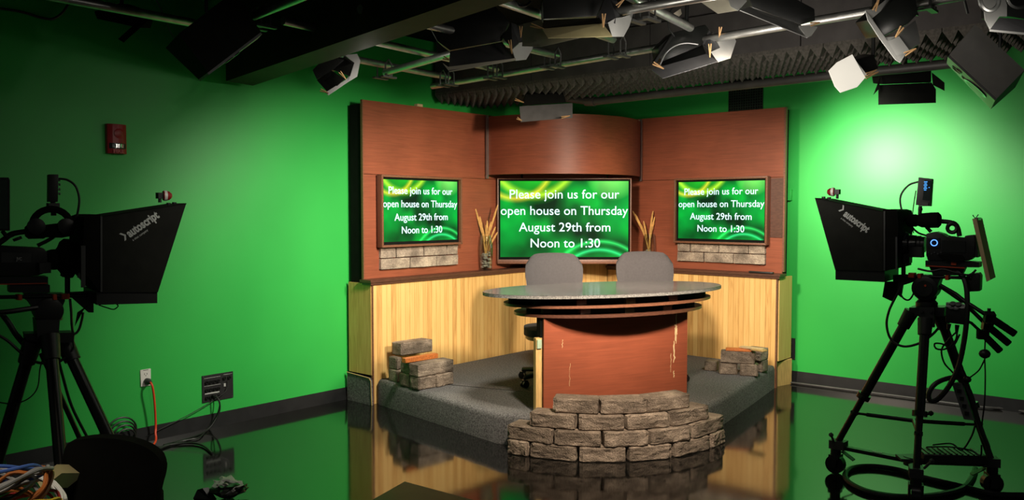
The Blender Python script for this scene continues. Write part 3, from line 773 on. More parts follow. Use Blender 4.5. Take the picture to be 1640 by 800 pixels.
# right stack
G2 = 'concrete blocks stacked at the right of the stage'
e0, e1 = onz(1152, 599, SH), onz(1181, 600, SH); e2, e3 = onz(1185, 601.5, SH), onz(1214, 603, SH)
vblock(e0, e1, SH, .12, .10, 'left front block in the bottom layer of the right block stack', G2, 41)
vblock(e2, e3, SH, .12, .10, 'right front block in the bottom layer of the right block stack', G2, 42)
vblock(Vector(e0)+Vector((.01, .0, 0)), Vector(e3)+Vector((-.03, 0, 0)), SH+.10, .12, .10, 'long block lying across two blocks in the right stack', G2, 43)
h0 = onz(1218, 597, SH); rdir = Vector((-.05, .99, 0)).normalized()
vblock(Vector((h0.x-.13, h0.y+.03)), Vector((h0.x, h0.y+.03)), SH, .13*-1+.26, .10, 'rear low block at the right end of the right stack', G2, 44)
vblock(Vector((h0.x-.16, h0.y+.0)), Vector((h0.x, h0.y+.0)), SH+.10, .16, .10, 'rear upper block at the right end of the right stack', G2, 45)
vblock(onz(1128, 593, SH), onz(1147, 594.5, SH), SH, .12, .085, 'small dark half block lying left of the right stack', G2, 46)
rd = (Vector(e3)-Vector(e0)).normalized(); rc = (Vector(e0)+Vector(e3))/2
ang = math.atan2(rd.y, rd.x)
for k, (dx, dy, dz, l, a, m, lab) in enumerate([(-.02, .05, .212, .22, .05, 'orangeplank', 'orange cedar board lying on the right block stack'), (.08, .08, .232, .20, -.35, 'board', 'pale cedar shake lying tilted on the right block stack'), (.16, .04, .228, .12, -.5, 'edgewood', 'splintered cedar scrap at the right edge of the right block stack')]):
    mb = MB(); mb.bevelbox((rc.x+dx, rc.y+dy, SH+dz), (l, .07, .014 if k else .022), .003, 1, ang+a); tag(obj('cedar_board', mb, m), lab, 'board')

# ------------------------------------------------------------------ news desk
DA = math.atan2(1.06, .494)     # direction of the long axis
dk = thing('news_desk', 'oval granite-topped news desk with red plywood front on the stage', 'desk', (-3.32, 5.005, SH), DA)
# local x along desk (left to right as seen), local -y towards the camera
Linv = MT[dk.name].inverted()
def dl(p): return Linv @ Vector(p)
ctr = dl((-3.50, 5.14, 1.03))
def oval(cx, cy, a, b, n=56, pw=2.0):
    out = []
    for i in range(n):
        t = 2*PI*i/n; c, s = math.cos(t), math.sin(t)
        out.append((cx+a*math.copysign(abs(c)**(2/pw), c), cy+b*math.copysign(abs(s)**(2/pw), s)))
    return out
ov = oval(ctr.x, ctr.y, .965, .475)
mb = MB(); zt = 1.03-SH
mb.prism([(x, y, zt-.022) for x, y in ov], (0, 0, .022)); obj('countertop', mb, 'granite', dk, True, bev=0)
mb = MB(); n = len(ov); e_ = .002
for i in range(n):
    x, y = ov[i]; x2, y2 = ov[(i+1) % n]
    f = lambda X, Y: (ctr.x+(X-ctr.x)*1.004, ctr.y+(Y-ctr.y)*1.006)
    a, b = f(x, y), f(x2, y2)
    mb.face([mb.bm.verts.new(p) for p in ((a[0], a[1], zt-.023), (b[0], b[1], zt-.023), (b[0], b[1], zt-.004), (a[0], a[1], zt-.004))])
obj('countertop_edge', mb, 'graniteedge', dk, True, label='rough speckled granite edge')
def shelf(cx, cy, a, b, z, th, m):
    ovs = oval(cx, cy, a, b, 48); mb = MB(); mb.prism([(x, y, z) for x, y in ovs], (0, 0, th)); obj('shelf_board', mb, m, dk, True, label='oval shelf board under the countertop')
shelf(ctr.x+.02, ctr.y-.02, .84, .425, zt-.095, .018, 'frametrim')
shelf(ctr.x+.015, ctr.y-.03, .76, .40, zt-.163, .020, 'darktrim')
mb = MB()
ovs = oval(ctr.x+.02, ctr.y-.02, .81, .36, 48)
mb.prism([(x, y, zt-.075) for x, y in ovs], (0, 0, .052)); obj('upper_core', mb, 'blkmatte', dk, True)
ovs = oval(ctr.x+.01, ctr.y-.03, .66, .34, 48)
mb = MB(); mb.prism([(x, y, zt-.143) for x, y in ovs], (0, 0, .048)); obj('lower_core', mb, 'blkmatte', dk, True)
for k, a in enumerate((-148, -122, -95, -68, -42)):
    for zz, ra, rb, hh in ((zt-.075, .80, .395, .052), (zt-.143, .72, .37, .048)):
        x = ctr.x+.02+ra*math.cos(math.radians(a)); y = ctr.y-.02+rb*math.sin(math.radians(a))
        obj('spacer_block', MB().box((x, y+.025, zz+hh/2), (.075, .035, hh)), 'darktrim' if k % 2 else 'beam', dk, True)
pl = dl((-3.567, 4.475, SH)); pr = dl((-3.073, 5.535, SH))
pz = zt-.163
mb = MB(); mb.bb(pl.x, pr.x+.015, -.009, .009, 0.002, pz); obj('front_panel', mb, 'plyfront', dk, True)
mb = MB()   # chipped bare streaks down the front panel, thin raised paint loss
rnd = random.Random(4)
def chip(x, z0, z1, w):
    n = 9; pts = []
    L_ = [(x+rnd.uniform(-.004, .004)-w/2*(.4+rnd.random()), z0+(z1-z0)*i/n) for i in range(n+1)]
    R2 = [(a+w*(.5+rnd.random()), z) for a, z in L_]
    for i in range(n):
        mb.face([mb.bm.verts.new((p[0], -.0102, p[1])) for p in (L_[i], R2[i], R2[i+1], L_[i+1])])
xe = pr.x-.085
chip(xe, .41, pz, .006); chip(xe-.006, .43, .55, .016); chip(xe-.018, .27, .43, .009); chip(xe-.045, .20, .34, .003); chip(pl.x+.20, .17, .33, .0016); chip(pl.x+.14, .44, .50, .003); chip(xe-.02, .16, .21, .008)
obj('chipped_paint', mb, 'board', dk, True, label='pale chips and scratches on the front panel')
obj('front_edge', MB().bb(pl.x-.05, pl.x-.004, .012, .05, 0.002, pz-.14), 'edgewood', dk, True, label='bare pale wood edge beside the front panel')
obj('edge_laminate', MB().bb(pl.x-.045, pl.x-.012, .0, .02, pz-.21, pz-.15), 'laminate', dk, True, label='pale green chip on the desk edge')
obj('side_panel', MB().bb(pl.x-.012, pl.x+.012, .02, .08, 0.002, pz), 'blkmatte', dk, True, label='dark side panel')
obj('side_panel', MB().bb(pr.x-.012, pr.x+.012, .02, .08, 0.002, pz), 'blkmatte', dk, True, label='dark side panel')

# ------------------------------------------------------------------ office chairs
def chair(label, loc, facing, back_z, bw, bh, m, cat='office chair', seat_h=.46, group=None, drop=0.0, seat_r=.25, shell='blk', back=None):
    # local +x = direction the chair faces
    t = thing('office_chair', label, cat, loc, facing, group)
    if back is not None:
        obj('backrest', back, m, t, bev=.015)
    # backrest: rounded, gently dished slab
    nu, nv = 14, 14; mb = MB(); F = []; Bk = []
    for j in range(nv+1):
        v_ = j/nv; fr_ = []; bk_ = []
        for i in range(nu+1):
            u = i/nu*2-1
            wv = (bw/2)*(.82+.18*min(1, v_*1.5))*(1 if v_ < .75 else math.sqrt(max(0, 1-((v_-.75)/.25)**2*.10)))
            # superellipse trim
            y = u*wv
            zc = v_*bh
            corner = max(0, abs(u)-.58)/.42
            zz = zc - (corner**2.6)*.13*bh*(1 if v_ > .5 else -1)*(abs(v_-.5)*2)**3 - .015*u*u*(v_)
            edge = (1-max(abs(u)**8, abs(2*v_-1)**10))
            th = .012+.030*max(edge, 0)
            x = -.20 - .10*v_ + .05*(u*u) + .02*math.sin(v_*PI)
            fr_.append(mb.bm.verts.new((x+th, y, back_z-bh+zz))); bk_.append(mb.bm.verts.new((x-th, y, back_z-bh+zz)))
        F.append(fr_); Bk.append(bk_)
    for j in range(nv):
        for i in range(nu):
            mb.face([F[j][i], F[j][i+1], F[j+1][i+1], F[j+1][i]]); mb.face([Bk[j][i], Bk[j+1][i], Bk[j+1][i+1], Bk[j][i+1]])
    for j in range(nv):
        mb.face([F[j][0], F[j+1][0], Bk[j+1][0], Bk[j][0]]); mb.face([F[j][nu], Bk[j][nu], Bk[j+1][nu], F[j+1][nu]])
    for i in range(nu):
        mb.face([F[0][i], Bk[0][i], Bk[0][i+1], F[0][i+1]]); mb.face([F[nv][i], F[nv][i+1], Bk[nv][i+1], Bk[nv][i]])
    if back is None: obj('backrest', mb, m, t, True)
    else: mb.bm.free()
    s = seat_h
    mb = MB(); ovs = oval(.04, 0, seat_r, seat_r, 36, 3.2); mb.prism([(x, y, s-.055) for x, y in ovs], (0, 0, .055)); obj('seat', mb, m, t, True, bev=.008)
    mb = MB(); ovs = oval(.04, 0, seat_r-.015, seat_r-.015, 36, 3.0); mb.prism([(x, y, s-.085) for x, y in ovs], (0, 0, .028)); obj('seat_shell', mb, shell, t, True)
    mb = MB(); mb.tube(smooth_path([(-.05, 0, s-.10), (-.22, 0, s-.09), (-.30, 0, s+.02), (-.30, 0, back_z-bh+.15)], 5), .02, 8); obj('back_bracket', mb, 'blk', t, True)
    mb = MB(); mb.cyl((0, 0, .10), (0, 0, s-.09), .028, .022); mb.cyl((0, 0, .07), (0, 0, .25), .038); obj('gas_column', mb, 'blkgloss', t, True)
    for k in range(5):
        a = 2*PI*k/5+.35; d = Vector((math.cos(a), math.sin(a), 0)); e = d*.31
        mb = MB(); mb.tube([d*.02+Vector((0, 0, .105)), d*.16+Vector((0, 0, .095)), e+Vector((0, 0, .078))], [.028, .022, .017], 8); lg = obj('base_leg', mb, 'blk', t, True)
        pr_ = Vector((-d.y, d.x, 0)); mb = MB()
        for sg in (-1, 1):
            c_ = e+pr_*.016*sg+Vector((0, 0, .029)); mb.cyl(c_-pr_*.009, c_+pr_*.009, .028, seg=16)
        mb.cyl(e+Vector((0, 0, .03)), e+Vector((0, 0, .085)), .010, seg=8); mb.box(e+Vector((0, 0, .055)), (.03, .05, .012), a)
        obj('caster', mb, 'blkgloss', lg, True)
    return t
def face_dir(p, tgt): return math.atan2(tgt[1]-p[1], tgt[0]-p[0])
lp = ond(887, 420, 7.0); rp = ond(1031, 420, 7.05)
fa = math.radians(-50)
chair('grey fabric office chair behind the desk, left one in front of the centre screen', (lp.x+.27*math.cos(fa), lp.y+.27*math.sin(fa), SH), fa, 1.243-SH, .475, .50, 'chairgrey', group='grey office chairs behind the desk', shell='tanshell')
chair('grey fabric office chair behind the desk, right one with a wheat vase behind', (rp.x+.27*math.cos(fa), rp.y+.27*math.sin(fa), SH), fa, 1.253-SH, .475, .50, 'chairgrey', group='grey office chairs behind the desk', shell='tanshell')
fp = ond(160, 740, 3.34); FD = .95
bp_ = smooth_path([(100, 880), (99, 800), (100, 740), (106, 711), (128, 703.5), (154, 701), (180, 702), (206, 706), (232, 715), (250, 728), (258, 742), (257, 762), (251, 785), (238, 850), (225, 885)], 3)
mb = MB(); mb.prism([ond(p[0], p[1], 2.98 + (p[0]-180)*.0012) for p in [Vector((q[0], q[1], 0)) for q in bp_]], AWAY*.055)
chair('black office chair with rounded back in the left foreground shadow', (fp.x, fp.y, 0), YAW+PI/2, .80, .40, .46, 'blkmatte', seat_h=.42, seat_r=.20, back=mb)

# ------------------------------------------------------------------ wall fittings on the left wall
o = thing('wall_outlet', 'white double wall outlet with a plugged orange cord on left wall', 'outlet', (WL, 2.728, .385))
obj('faceplate', MB().bevelbox((WL+.004, 2.728, .443), (.008, .074, .118), .003, 1), 'white', o)
mb = MB()
for z in (.47, .415):
    for dy in (-.009, .009): mb.box((WL+.0085, 2.728+dy, z), (.002, .003, .010))
    mb.box((WL+.0085, 2.728, z-.012), (.002, .005, .005))
mb.box((WL+.0085, 2.728, .497), (.002, .035, .003)); obj('socket_slots', mb, 'grey', o)
mb = MB(); pts = smooth_path([(WL+.045, 2.735, .42), (WL+.075, 2.74, .39), (WL+.07, 2.755, .28), (WL+.06, 2.765, .14), (WL+.075, 2.755, .07), (WL+.16, 2.70, .012), (WL+.45, 2.40, .010), (WL+.9, 2.1, .01)], 7); mb.tube(pts, .0075, 8)
mb.mi = 1; mb.lathe([(.004, 0), (.021, .0), (.023, .02), (.017, .035), (.010, .05)], (WL+.008, 2.733, .42), (1, .12, -.1))
cd = obj('extension_cord', mb, ['orange', 'grey']); tag(cd, 'orange extension cord hanging from the white wall outlet', 'cord')
def plate(label, corners_c, w, h, axis, rows_):
    x, y, z = corners_c; t = thing('connector_plate', label, 'connector panel', (x, y, z-h/2), PI/2 if axis == 'x' else 0)
    obj('plate', MB().bb(-w/2, w/2, -.006, 0, 0, h), 'plateblk', t, True)
    # sockets
    for r, (zz, n_, x0, x1) in enumerate(rows_):
        for i in range(n_):
            xx = -w/2+w*(x0+(x1-x0)*i/max(1, n_-1)); mb = MB(); mb.lathe([(.011, 0), (.0125, .004), (.0125, .012), (.006, .0125), (.006, .004)], (xx, -.006, h*zz), (0, -1, 0), 14); obj('socket', mb, 'blkgloss', t, True)
    mb = MB()
    for sx in (.04, .30, .72, .96):
        for sz in (.05, .95): mb.lathe([(.004, 0), (.003, .002)], (-w/2+w*sx, -.006, h*sz), (0, -1, 0), 8)
    obj('screws', mb, 'chrome', t, True)
    return t
pt = plate('black connector panel with rows of sockets low on the left wall', (WL, 3.270, .292), .250, .198, 'x', [(.74, 4, .13, .50), (.45, 4, .13, .50), (.17, 4, .13, .50), (.80, 2, .70, .86)])
mb = MB(); mb.bb(-.105, .01, -.0075, -.006, .058, .068); mb.bb(-.11, .02, -.0075, -.006, .176, .178); mb.bb(-.11, .02, -.0075, -.006, .118, .120); mb.bb(.045, .115, -.0075, -.006, .182, .184); mb.bb(.045, .06, -.012, -.006, .095, .118); obj('label_strip', mb, 'ivory', pt, True, label='white label strips')
pt2 = plate('black connector panel on the right wall behind the end of the set', (-3.155, WR, .305), .13, .20, 'y', [(.75, 2, .25, .7), (.35, 2, .25, .7)])
mb = MB(); mb.tube([(-.05, -.02, .14), (.0, -.035, .16), (.02, -.02, .09)], .004, 6); mb.bb(-.02, .02, -.02, -.006, .16, .166); obj('plugs', mb, 'ivory', pt2, True, label='pale plugs and leads')
def cable(label, pts, r=.006, m='blk', group=None, n=7, cat='cable', name='cable'):
    mb = MB(); mb.tube(smooth_path(pts, n), r, 7); return tag(obj(name, mb, m), label, cat, group)
w = lambda px, py, o=.02: onx(px, py, WL+o)
cable('black cable drooping from the left connector panel to the floor', [w(340, 632, .02), w(350, 640, .07), w(352, 655, .08), w(345, 672, .08), onz(330, 690, .01), onz(300, 702, .01), onz(262, 712, .01)], .006)
cable('second black cable beside it from the connector panel socket', [w(346, 633, .02), w(352, 645, .06), w(347, 665, .06), onz(332, 687, .01), onz(318, 700, .01), onz(290, 706, .01), onz(255, 718, .01)], .005)
cable('thin green-grey wire slanting from connector panel down to baseboard', [w(365, 608, .02), w(362, 625, .03), w(338, 643, .03), w(300, 665, .03), w(250, 690, .03), onz(222, 706, .01)], .003)
cable('black cable curving along the floor by the left baseboard', [onz(240, 722, .01), onz(270, 712, .01), onz(305, 709, .01), onz(325, 713, .01), onz(340, 725, .01)], .007)
cp = onz(195, 706, .05)
mb = MB()
for k in range(4):
    rr = .10-.012*k; mb.tube([(cp.x+.02*k, cp.y+rr*math.cos(a*PI/12), .02+rr+rr*.9*math.sin(a*PI/12)) for a in range(24)], .006, 6, closed=True)
tag(obj('cable_coil', mb, 'blk'), 'small coil of black cable against the left baseboard', 'cable')
# fire strobe
s = thing('fire_strobe', 'red fire alarm strobe with clear lens on the left wall', 'fire alarm', (WL, 2.553, 1.97))
mb = MB(); prof = [(WL, 2.49, 1.975), (WL, 2.49, 2.165), (WL, 2.617, 2.165), (WL, 2.617, 1.975)]
pts = [(WL, 2.490), (WL+.035, 2.490), (WL+.052, 2.52), (WL+.058, 2.553), (WL+.052, 2.587), (WL+.035, 2.617), (WL, 2.617)]
mb.prism([(x, y, 1.972) for x, y in pts], (0, 0, .195)); obj('housing', mb, 'red', s, bev=.004)
mb = MB(); pts2 = [(x+.006 if x > WL else x, 2.553+(y-2.553)*.86) for x, y in pts]; mb.prism([(x, y, 2.005) for x, y in pts2], (0, 0, .036)); obj('lens_frame', mb, 'blkgloss', s)
mb = MB(); pts3 = [(x+.010 if x > WL else x, 2.553+(y-2.553)*.74) for x, y in pts]; mb.prism([(x, y, 2.011) for x, y in pts3], (0, 0, .024)); obj('strobe_lens', mb, 'clear', s)
obj('sounder_disc', MB().lathe([(.034, 0), (.034, .004), (.026, .008), (.0, .008)], (WL+.052, 2.56, 2.105), (1, .1, 0), 24), 'red', s)
mb = MB(); place_text(mb, 'FIRE', .030, Vector((WL+.0605, 2.517, 1.977)), (0.0, 1, 0), (0, 0, 1), width=.07, bold=.0008); obj('lettering', mb, 'redtext', s, label='pale raised FIRE lettering')

# ------------------------------------------------------------------ lights hanging from the grid
def poly(pts, d): return [ond(p[0], p[1], p[2] if len(p) > 2 else d) for p in pts]
GL = 'studio softlights hanging from the grid'
def light(label, base, parts, yoke=None, pins=(), group=GL):
    p = ond(*base); t = thing('studio_light', label, 'studio light', p, 0, group)
    for nm, pts, m, th in parts:
        d = base[2]; P = poly(pts, d)
        mb = MB()
        if nm == 'housing': mb.prism(P, AWAY*th+Vector((0, 0, .03))); obj('housing', mb, m, t, bev=.008)
        else: mb.sheet(P, th); obj(nm, mb, m, t)
    if yoke:
        for (a, b) in yoke:
            A_ = ond(*a); B_ = Vector((A_.x, A_.y, ZC)) if b is None else ond(*b)
            obj('yoke', MB().tube([A_, B_], .012, 8), 'blk', t)
    for k, (a, b) in enumerate(pins):
        A_ = ond(*a); B_ = ond(*b); mb = MB(); dv = (B_-A_); pp = dv.cross(AWAY).normalized()*.006
        mb.tube([A_-pp*1.2, B_], .0036, 4); mb.tube([A_+pp*1.2, B_], .0036, 4)
        tag(obj('clothespin', mb, 'pin'), 'wooden clothespin %d on the %s' % (k+1, ' '.join(label.split()[:9])), 'clothespin', 'clothespins on the studio lights')
    return t
light('small softlight with bent white flag below the end of the ceiling beam', (540, 110, 5.7), [
    ('housing', [(500, 112), (507, 128), (530, 114), (552, 96), (540, 92), (515, 97)], 'blk', .16),
    ('barn_door', [(507, 128, 5.7), (531, 113, 5.7), (552, 126, 5.55), (526, 149, 5.55)], 'doordark', .004),
    ('barn_door', [(531, 111, 5.72), (552, 90, 5.72), (567, 100, 5.6), (560, 122, 5.6)], 'doordark', .004),
    ('reflector_flag', [(552, 88, 5.72), (572, 86, 5.74), (577, 97, 5.66), (572, 122, 5.62), (557, 131, 5.58), (526, 152, 5.5), (521, 148, 5.5), (555, 127, 5.6), (563, 116, 5.64), (567, 100, 5.66)], 'silver', .003)],
    yoke=[((525, 100, 5.75), None)], pins=[((513, 144, 5.5), (526, 149, 5.5)), ((544, 115, 5.5), (554, 127, 5.5))])
light('low wide softlight with green-lit lower door, left of centre', (765, 60, 5.0), [
    ('housing', [(684, 36), (700, 66), (720.5, 81), (804.5, 66), (816, 34), (808, 28), (790, 6), (730, 10)], 'blk', .28),
    ('barn_door', [(720.5, 82, 5.0), (804, 67, 5.0), (826, 95, 4.85), (719, 113, 4.85)], 'doorgrey', .004),
    ('door_lip', [(709, 101, 4.87), (718, 107, 4.86), (826, 93, 4.84), (826, 96.5, 4.84), (720, 115, 4.85)], 'cream', .003),
    ('barn_door', [(819, 37, 5.02), (804.5, 60, 4.98), (821, 79, 4.86), (831, 70, 4.9)], 'doorgrey', .004),
    ('barn_door', [(818, 36, 5.06), (827, 39, 5.1), (842, 66, 4.98), (831, 68, 4.92)], 'doorgrey', .004),
    ('reflector_flag', [(831, 69, 4.91), (842, 66, 4.95), (855, 61, 5.02), (853, 78, 4.98), (843, 95, 4.9), (826, 97, 4.84), (820, 78, 4.86)], 'silver', .003)],
    yoke=[((760, 20, 5.1), None)], pins=[((816, 64, 4.82), (820, 86, 4.82)), ((834, 42, 4.9), (834, 60, 4.9)), ((710, 92, 4.85), (720, 96, 4.85))])
light('upper softlight with brown lit door and cream paper, top centre', (925, 20, 4.3), [
    ('housing', [(868, -8), (870, 31), (957, 26), (970, -8)], 'blk', .26),
    ('barn_door', [(870, 32, 4.3), (960, 28.5, 4.3), (965, 38, 4.22), (868.5, 46, 4.22)], 'beam', .004),
    ('barn_door', [(868.5, 46, 4.22), (965, 37.5, 4.22), (981, 58, 4.14), (877.5, 60.5, 4.14)], 'cardboard', .004),
    ('barn_door', [(969, -4, 4.3), (977, -4, 4.3), (986, 28.5, 4.2), (985, 37, 4.18), (969, 37, 4.2), (958, 26, 4.28)], 'doorgrey', .004),
    ('barn_door', [(976.5, -4, 4.34), (987, -4, 4.4), (997, 28, 4.3), (986, 29, 4.22)], 'doorgrey', .004),
    ('reflector_flag', [(986, 29, 4.2), (997, 27.5, 4.24), (1014, 22, 4.32), (1008, 42, 4.26), (999, 58.5, 4.2), (981, 58.5, 4.14), (974, 36, 4.18)], 'silver', .003),
    ('diffusion_sheet', [(838, 38, 4.4), (867, 31, 4.36), (879, 60, 4.25), (932, 60, 4.2), (866, 75, 4.3), (836, 74, 4.4)], 'cream', .002)],
    yoke=[((920, 0, 4.42), None)], pins=[((967, 22, 4.16), (966, 44, 4.16)), ((988, 10, 4.2), (1000, -2, 4.2)), ((850, 40, 4.25), (872, 47, 4.22))])
light('black softlight with wire and grey door, hanging right of centre', (1100, 70, 5.0), [
    ('housing', [(1054, 76), (1058, 100), (1095, 92), (1126, 72), (1136, 47), (1130, 39), (1078, 52)], 'blkgloss', .24),
    ('barn_door', [(1057, 100, 5.0), (1125, 72, 5.0), (1131, 86, 4.9), (1064, 109, 4.9)], 'blk', .004),
    ('barn_door', [(1044, 112, 4.86), (1053, 108, 4.88), (1064, 108, 4.9), (1131, 86, 4.9), (1150, 98, 4.84), (1115, 109, 4.82), (1061, 125, 4.8)], 'doorgrey', .004),
    ('barn_door', [(1136, 49, 5.0), (1153, 76, 4.92), (1139, 82, 4.9), (1125, 71, 4.98)], 'doorgrey', .004),
    ('reflector_flag', [(1140, 51, 5.02), (1158, 63, 4.98), (1160, 51, 5.0), (1172, 51, 5.02), (1179, 66, 5.0), (1170, 93, 4.92), (1150, 99, 4.85), (1139, 83, 4.89), (1153, 76.5, 4.92)], 'silver', .003)],
    yoke=[((1100, 45, 5.1), None), ((1075, 58, 4.95), (1047, 101, 4.84))], pins=[((1046, 101, 4.82), (1063, 110, 4.82)), ((1137, 70, 4.8), (1137, 92, 4.82)), ((1154, 43, 4.9), (1152, 60, 4.92))])
mb = MB(); mb.tube(smooth_path(poly([(1057, 104), (1066, 86), (1080, 74), (1098, 69), (1118, 71)], 4.9), 6), .004, 6)
tag(obj('wire', mb, 'midgrey'), 'thin bowed wire across the black softlight right of centre', 'wire')
light('long softlight tilted down right with green-lit door, top right of centre', (1245, 15, 4.3), [
    ('housing', [(1196, -10), (1205, 12), (1282, 40), (1306, 33), (1305, 14), (1260, -10)], 'blk', .22),
    ('barn_door', [(1185, 16, 4.2), (1201, 11, 4.28), (1283, 40, 4.28), (1293, 60, 4.2)], 'doorinner', .004),
    ('barn_door', [(1279, 42, 4.26), (1292, 61, 4.2), (1300, 57, 4.2), (1309, 44, 4.24), (1300, 42, 4.27)], 'silver', .004),
    ('reflector_flag', [(1165, -4, 4.3), (1170, 11, 4.26), (1182, 17.5, 4.22), (1196, 2, 4.28), (1190, -4, 4.3)], 'silver', .003),
    ('diffusion_sheet', [(1112, -4, 4.5), (1150, 22, 4.42), (1181, 17, 4.3), (1166, -4, 4.36)], 'cream', .002)],
    yoke=[((1250, 0, 4.4), None)], pins=[((1298, 39, 4.2), (1313, 36, 4.2))])
light('softlight with white rim and glossy black face, tilted at upper right', (1430, 35, 3.9), [
    ('housing', [(1397, 31), (1415, 59), (1455, 38), (1471, 22), (1466, -10), (1440, -10)], 'blkgloss', .2),
    ('reflector_flag', [(1386, 16, 3.86), (1400, 14.5, 3.9), (1423, -4, 3.95), (1436, -4, 3.95), (1396, 30, 3.88), (1416, 60, 3.84), (1436, 58, 3.82), (1422, 66, 3.8), (1442, 100, 3.74), (1434, 95, 3.75), (1408, 60, 3.8), (1390, 32, 3.85)], 'silver', .003),
    ('barn_door', [(1422, 66, 3.8), (1440, 58, 3.83), (1456, 80, 3.8), (1450, 87, 3.78), (1442, 100, 3.74)], 'silver', .004),
    ('barn_door', [(1440, 58, 3.84), (1451, 44, 3.9), (1466, 32, 3.92), (1473, 60, 3.9), (1473, 70, 3.88), (1456, 80, 3.82)], 'doorinner', .004)],
    yoke=[((1445, 0, 4.0), None)], pins=[((1445, 43, 3.76), (1434, 60, 3.76)), ((1449, 87, 3.72), (1467, 78, 3.72)), ((1400, 17, 3.84), (1408, -2, 3.84))])
light('softlight covered in glowing white diffusion, left of the black one', (1372, 115, 5.0), [
    ('housing', [(1369, 96, 5.05), (1400, 87, 5.1), (1407, 110, 5.06), (1385, 119, 5.0)], 'blk', .14),
    ('diffusion_sheet', [(1327, 113, 4.98), (1340, 100, 5.0), (1365, 87, 5.04), (1386, 124, 4.98), (1373, 139, 4.94), (1346, 148, 4.92), (1337, 138, 4.94)], 'glow', .003),
    ('reflector_flag', [(1363, 90, 5.05), (1370, 96, 5.04), (1388, 119, 4.98), (1386, 125, 4.98)], 'silver', .003)],
    yoke=[((1398, 92, 5.15), None)], pins=[((1386, 124, 4.94), (1407, 115, 4.96)), ((1388, 119, 4.94), (1404, 112, 4.96))])
light('flat black barn-door light hanging near the right wall under the pipe', (1452, 125, 6.0), [
    ('housing', [(1410, 112), (1413, 135), (1492, 132), (1492, 110)], 'blkmatte', .16),
    ('barn_door', [(1407, 136, 5.95), (1492, 132, 5.95), (1499, 143, 5.9), (1499, 164, 5.86), (1407, 167, 5.86)], 'blkmatte', .004),
    ('barn_door', [(1410, 122, 5.98), (1398.5, 152, 5.85), (1407, 143, 5.9)], 'blkmatte', .004),
    ('barn_door', [(1492, 116, 5.98), (1512, 132, 5.85), (1512, 145, 5.85), (1494, 136, 5.95)], 'blkmatte', .004)],
    yoke=[((1450, 115, 6.05), None)])
light('softlight with white inner doors cut off at the top right corner', (1612, 20, 3.6), [
    ('housing', [(1612, -6), (1612, 26), (1660, 34), (1660, -6)], 'blkgloss', .2),
    ('reflector_flag', [(1573, -4, 3.6), (1577, 32, 3.55), (1585, 48, 3.5), (1600, 27, 3.56), (1612, 27, 3.58), (1612, -4, 3.62)], 'silver', .003),
    ('barn_door', [(1585, 48, 3.5), (1601, 28, 3.56), (1660, 33, 3.58), (1660, 56, 3.5)], 'doorgrey', .004),
    ('door_lip', [(1585, 47, 3.49), (1660, 54, 3.49), (1660, 57, 3.48), (1585, 49.5, 3.48)], 'silver', .003)],
    yoke=[((1640, 5, 3.7), None)])
light('small softlight with a grey door hanging before the curved header', (874, 172, 7.25), [
    ('housing', [(842, 150), (837, 169), (907, 164), (902, 149)], 'blkmatte', .14),
    ('barn_door', [(832, 170, 7.22), (917, 165, 7.22), (917, 188, 7.14), (834, 195, 7.14)], 'midgrey', .004)],
    yoke=[((872, 152, 7.3), None)], pins=[((825, 159, 7.1), (839, 164, 7.1)), ((828, 189, 7.05), (836, 193, 7.05)), ((899, 188, 7.05), (913, 185, 7.05))])
light('unlit black fixture hanging in the dark at the upper left', (190, 35, 5.2), [
    ('housing', [(150, 18), (155, 30), (225, 45), (232, 20), (190, 5)], 'blkmatte', .15),
    ('barn_door', [(190, 63, 5.15), (198, 68, 5.1), (250, 22, 5.2), (240, 18, 5.22)], 'blkmatte', .004)],
    yoke=[((195, 10, 5.25), None)])
# hanging loudspeakers
def speaker(label, fr_px, d, back_px, drivers, cab='spkgrey'):
    # baffle quad A B B2 A2 ; cabinet extends to D, Cc
    A_, B_, B2, A2 = poly(fr_px, d); D_, C_ = [ond(*p) for p in back_px]
    D_ = A_+(C_-B_)
    t = thing('loudspeaker', label, 'loudspeaker', (A_+B_)/2, 0, 'loudspeakers hung from the grid')
    off1 = A2-A_; off2 = B2-B_
    mb = MB(); mb.hexa([A_, B_, C_, D_], [A2, B2, C_+off2*1.6, D_+off1*1.6]); obj('cabinet', mb, cab, t)
    nrm = (B_-A_).cross(off1).normalized()
    if nrm.dot((A_+B_)/2-(C_+D_)/2) < 0: nrm = -nrm
    mb = MB(); mb.prism([A_.lerp(A2, .06), B_.lerp(B2, .06), B2, A2], nrm*.012); obj('baffle', mb, 'midgrey', t)
    for u, v, r in drivers:
        c = A_.lerp(B_, u).lerp(A2.lerp(B2, u), v)+nrm*.012
        obj('driver', MB().lathe([(r, 0), (r, .005), (r*.85, .006), (r*.4, -.006), (0, -.004)], c, nrm, 22), 'blkgloss', t)
    top = (C_+D_)/2; obj('hanging_strap', MB().tube([top, Vector((top.x, top.y, 2.75))], .008, 6), 'blk', t)
    return t
a = ond(1521, 87, 4.3); 
speaker('grey loudspeaker with green-lit front hanging at the upper right', [(1521, 87, 4.3), (1597, 157, 4.3), (1590, 172, 4.52), (1519, 99, 4.52)], 4.3, [(1566, 62, 4.12), (1641, 112, 4.12)], [(.62, .5, .072), (.40, .55, .024), (.22, .5, .034), (.26, .3, .02)])
speaker('black loudspeaker silhouette hanging over the left wall by the beam', [(418, 51, 4.5), (333, 116, 4.5), (318, 127, 4.72), (410, 60, 4.72)], 4.5, [(345, -20, 4.3), (286, 54, 4.3)], [(.5, .5, .05)], 'blkmatte')

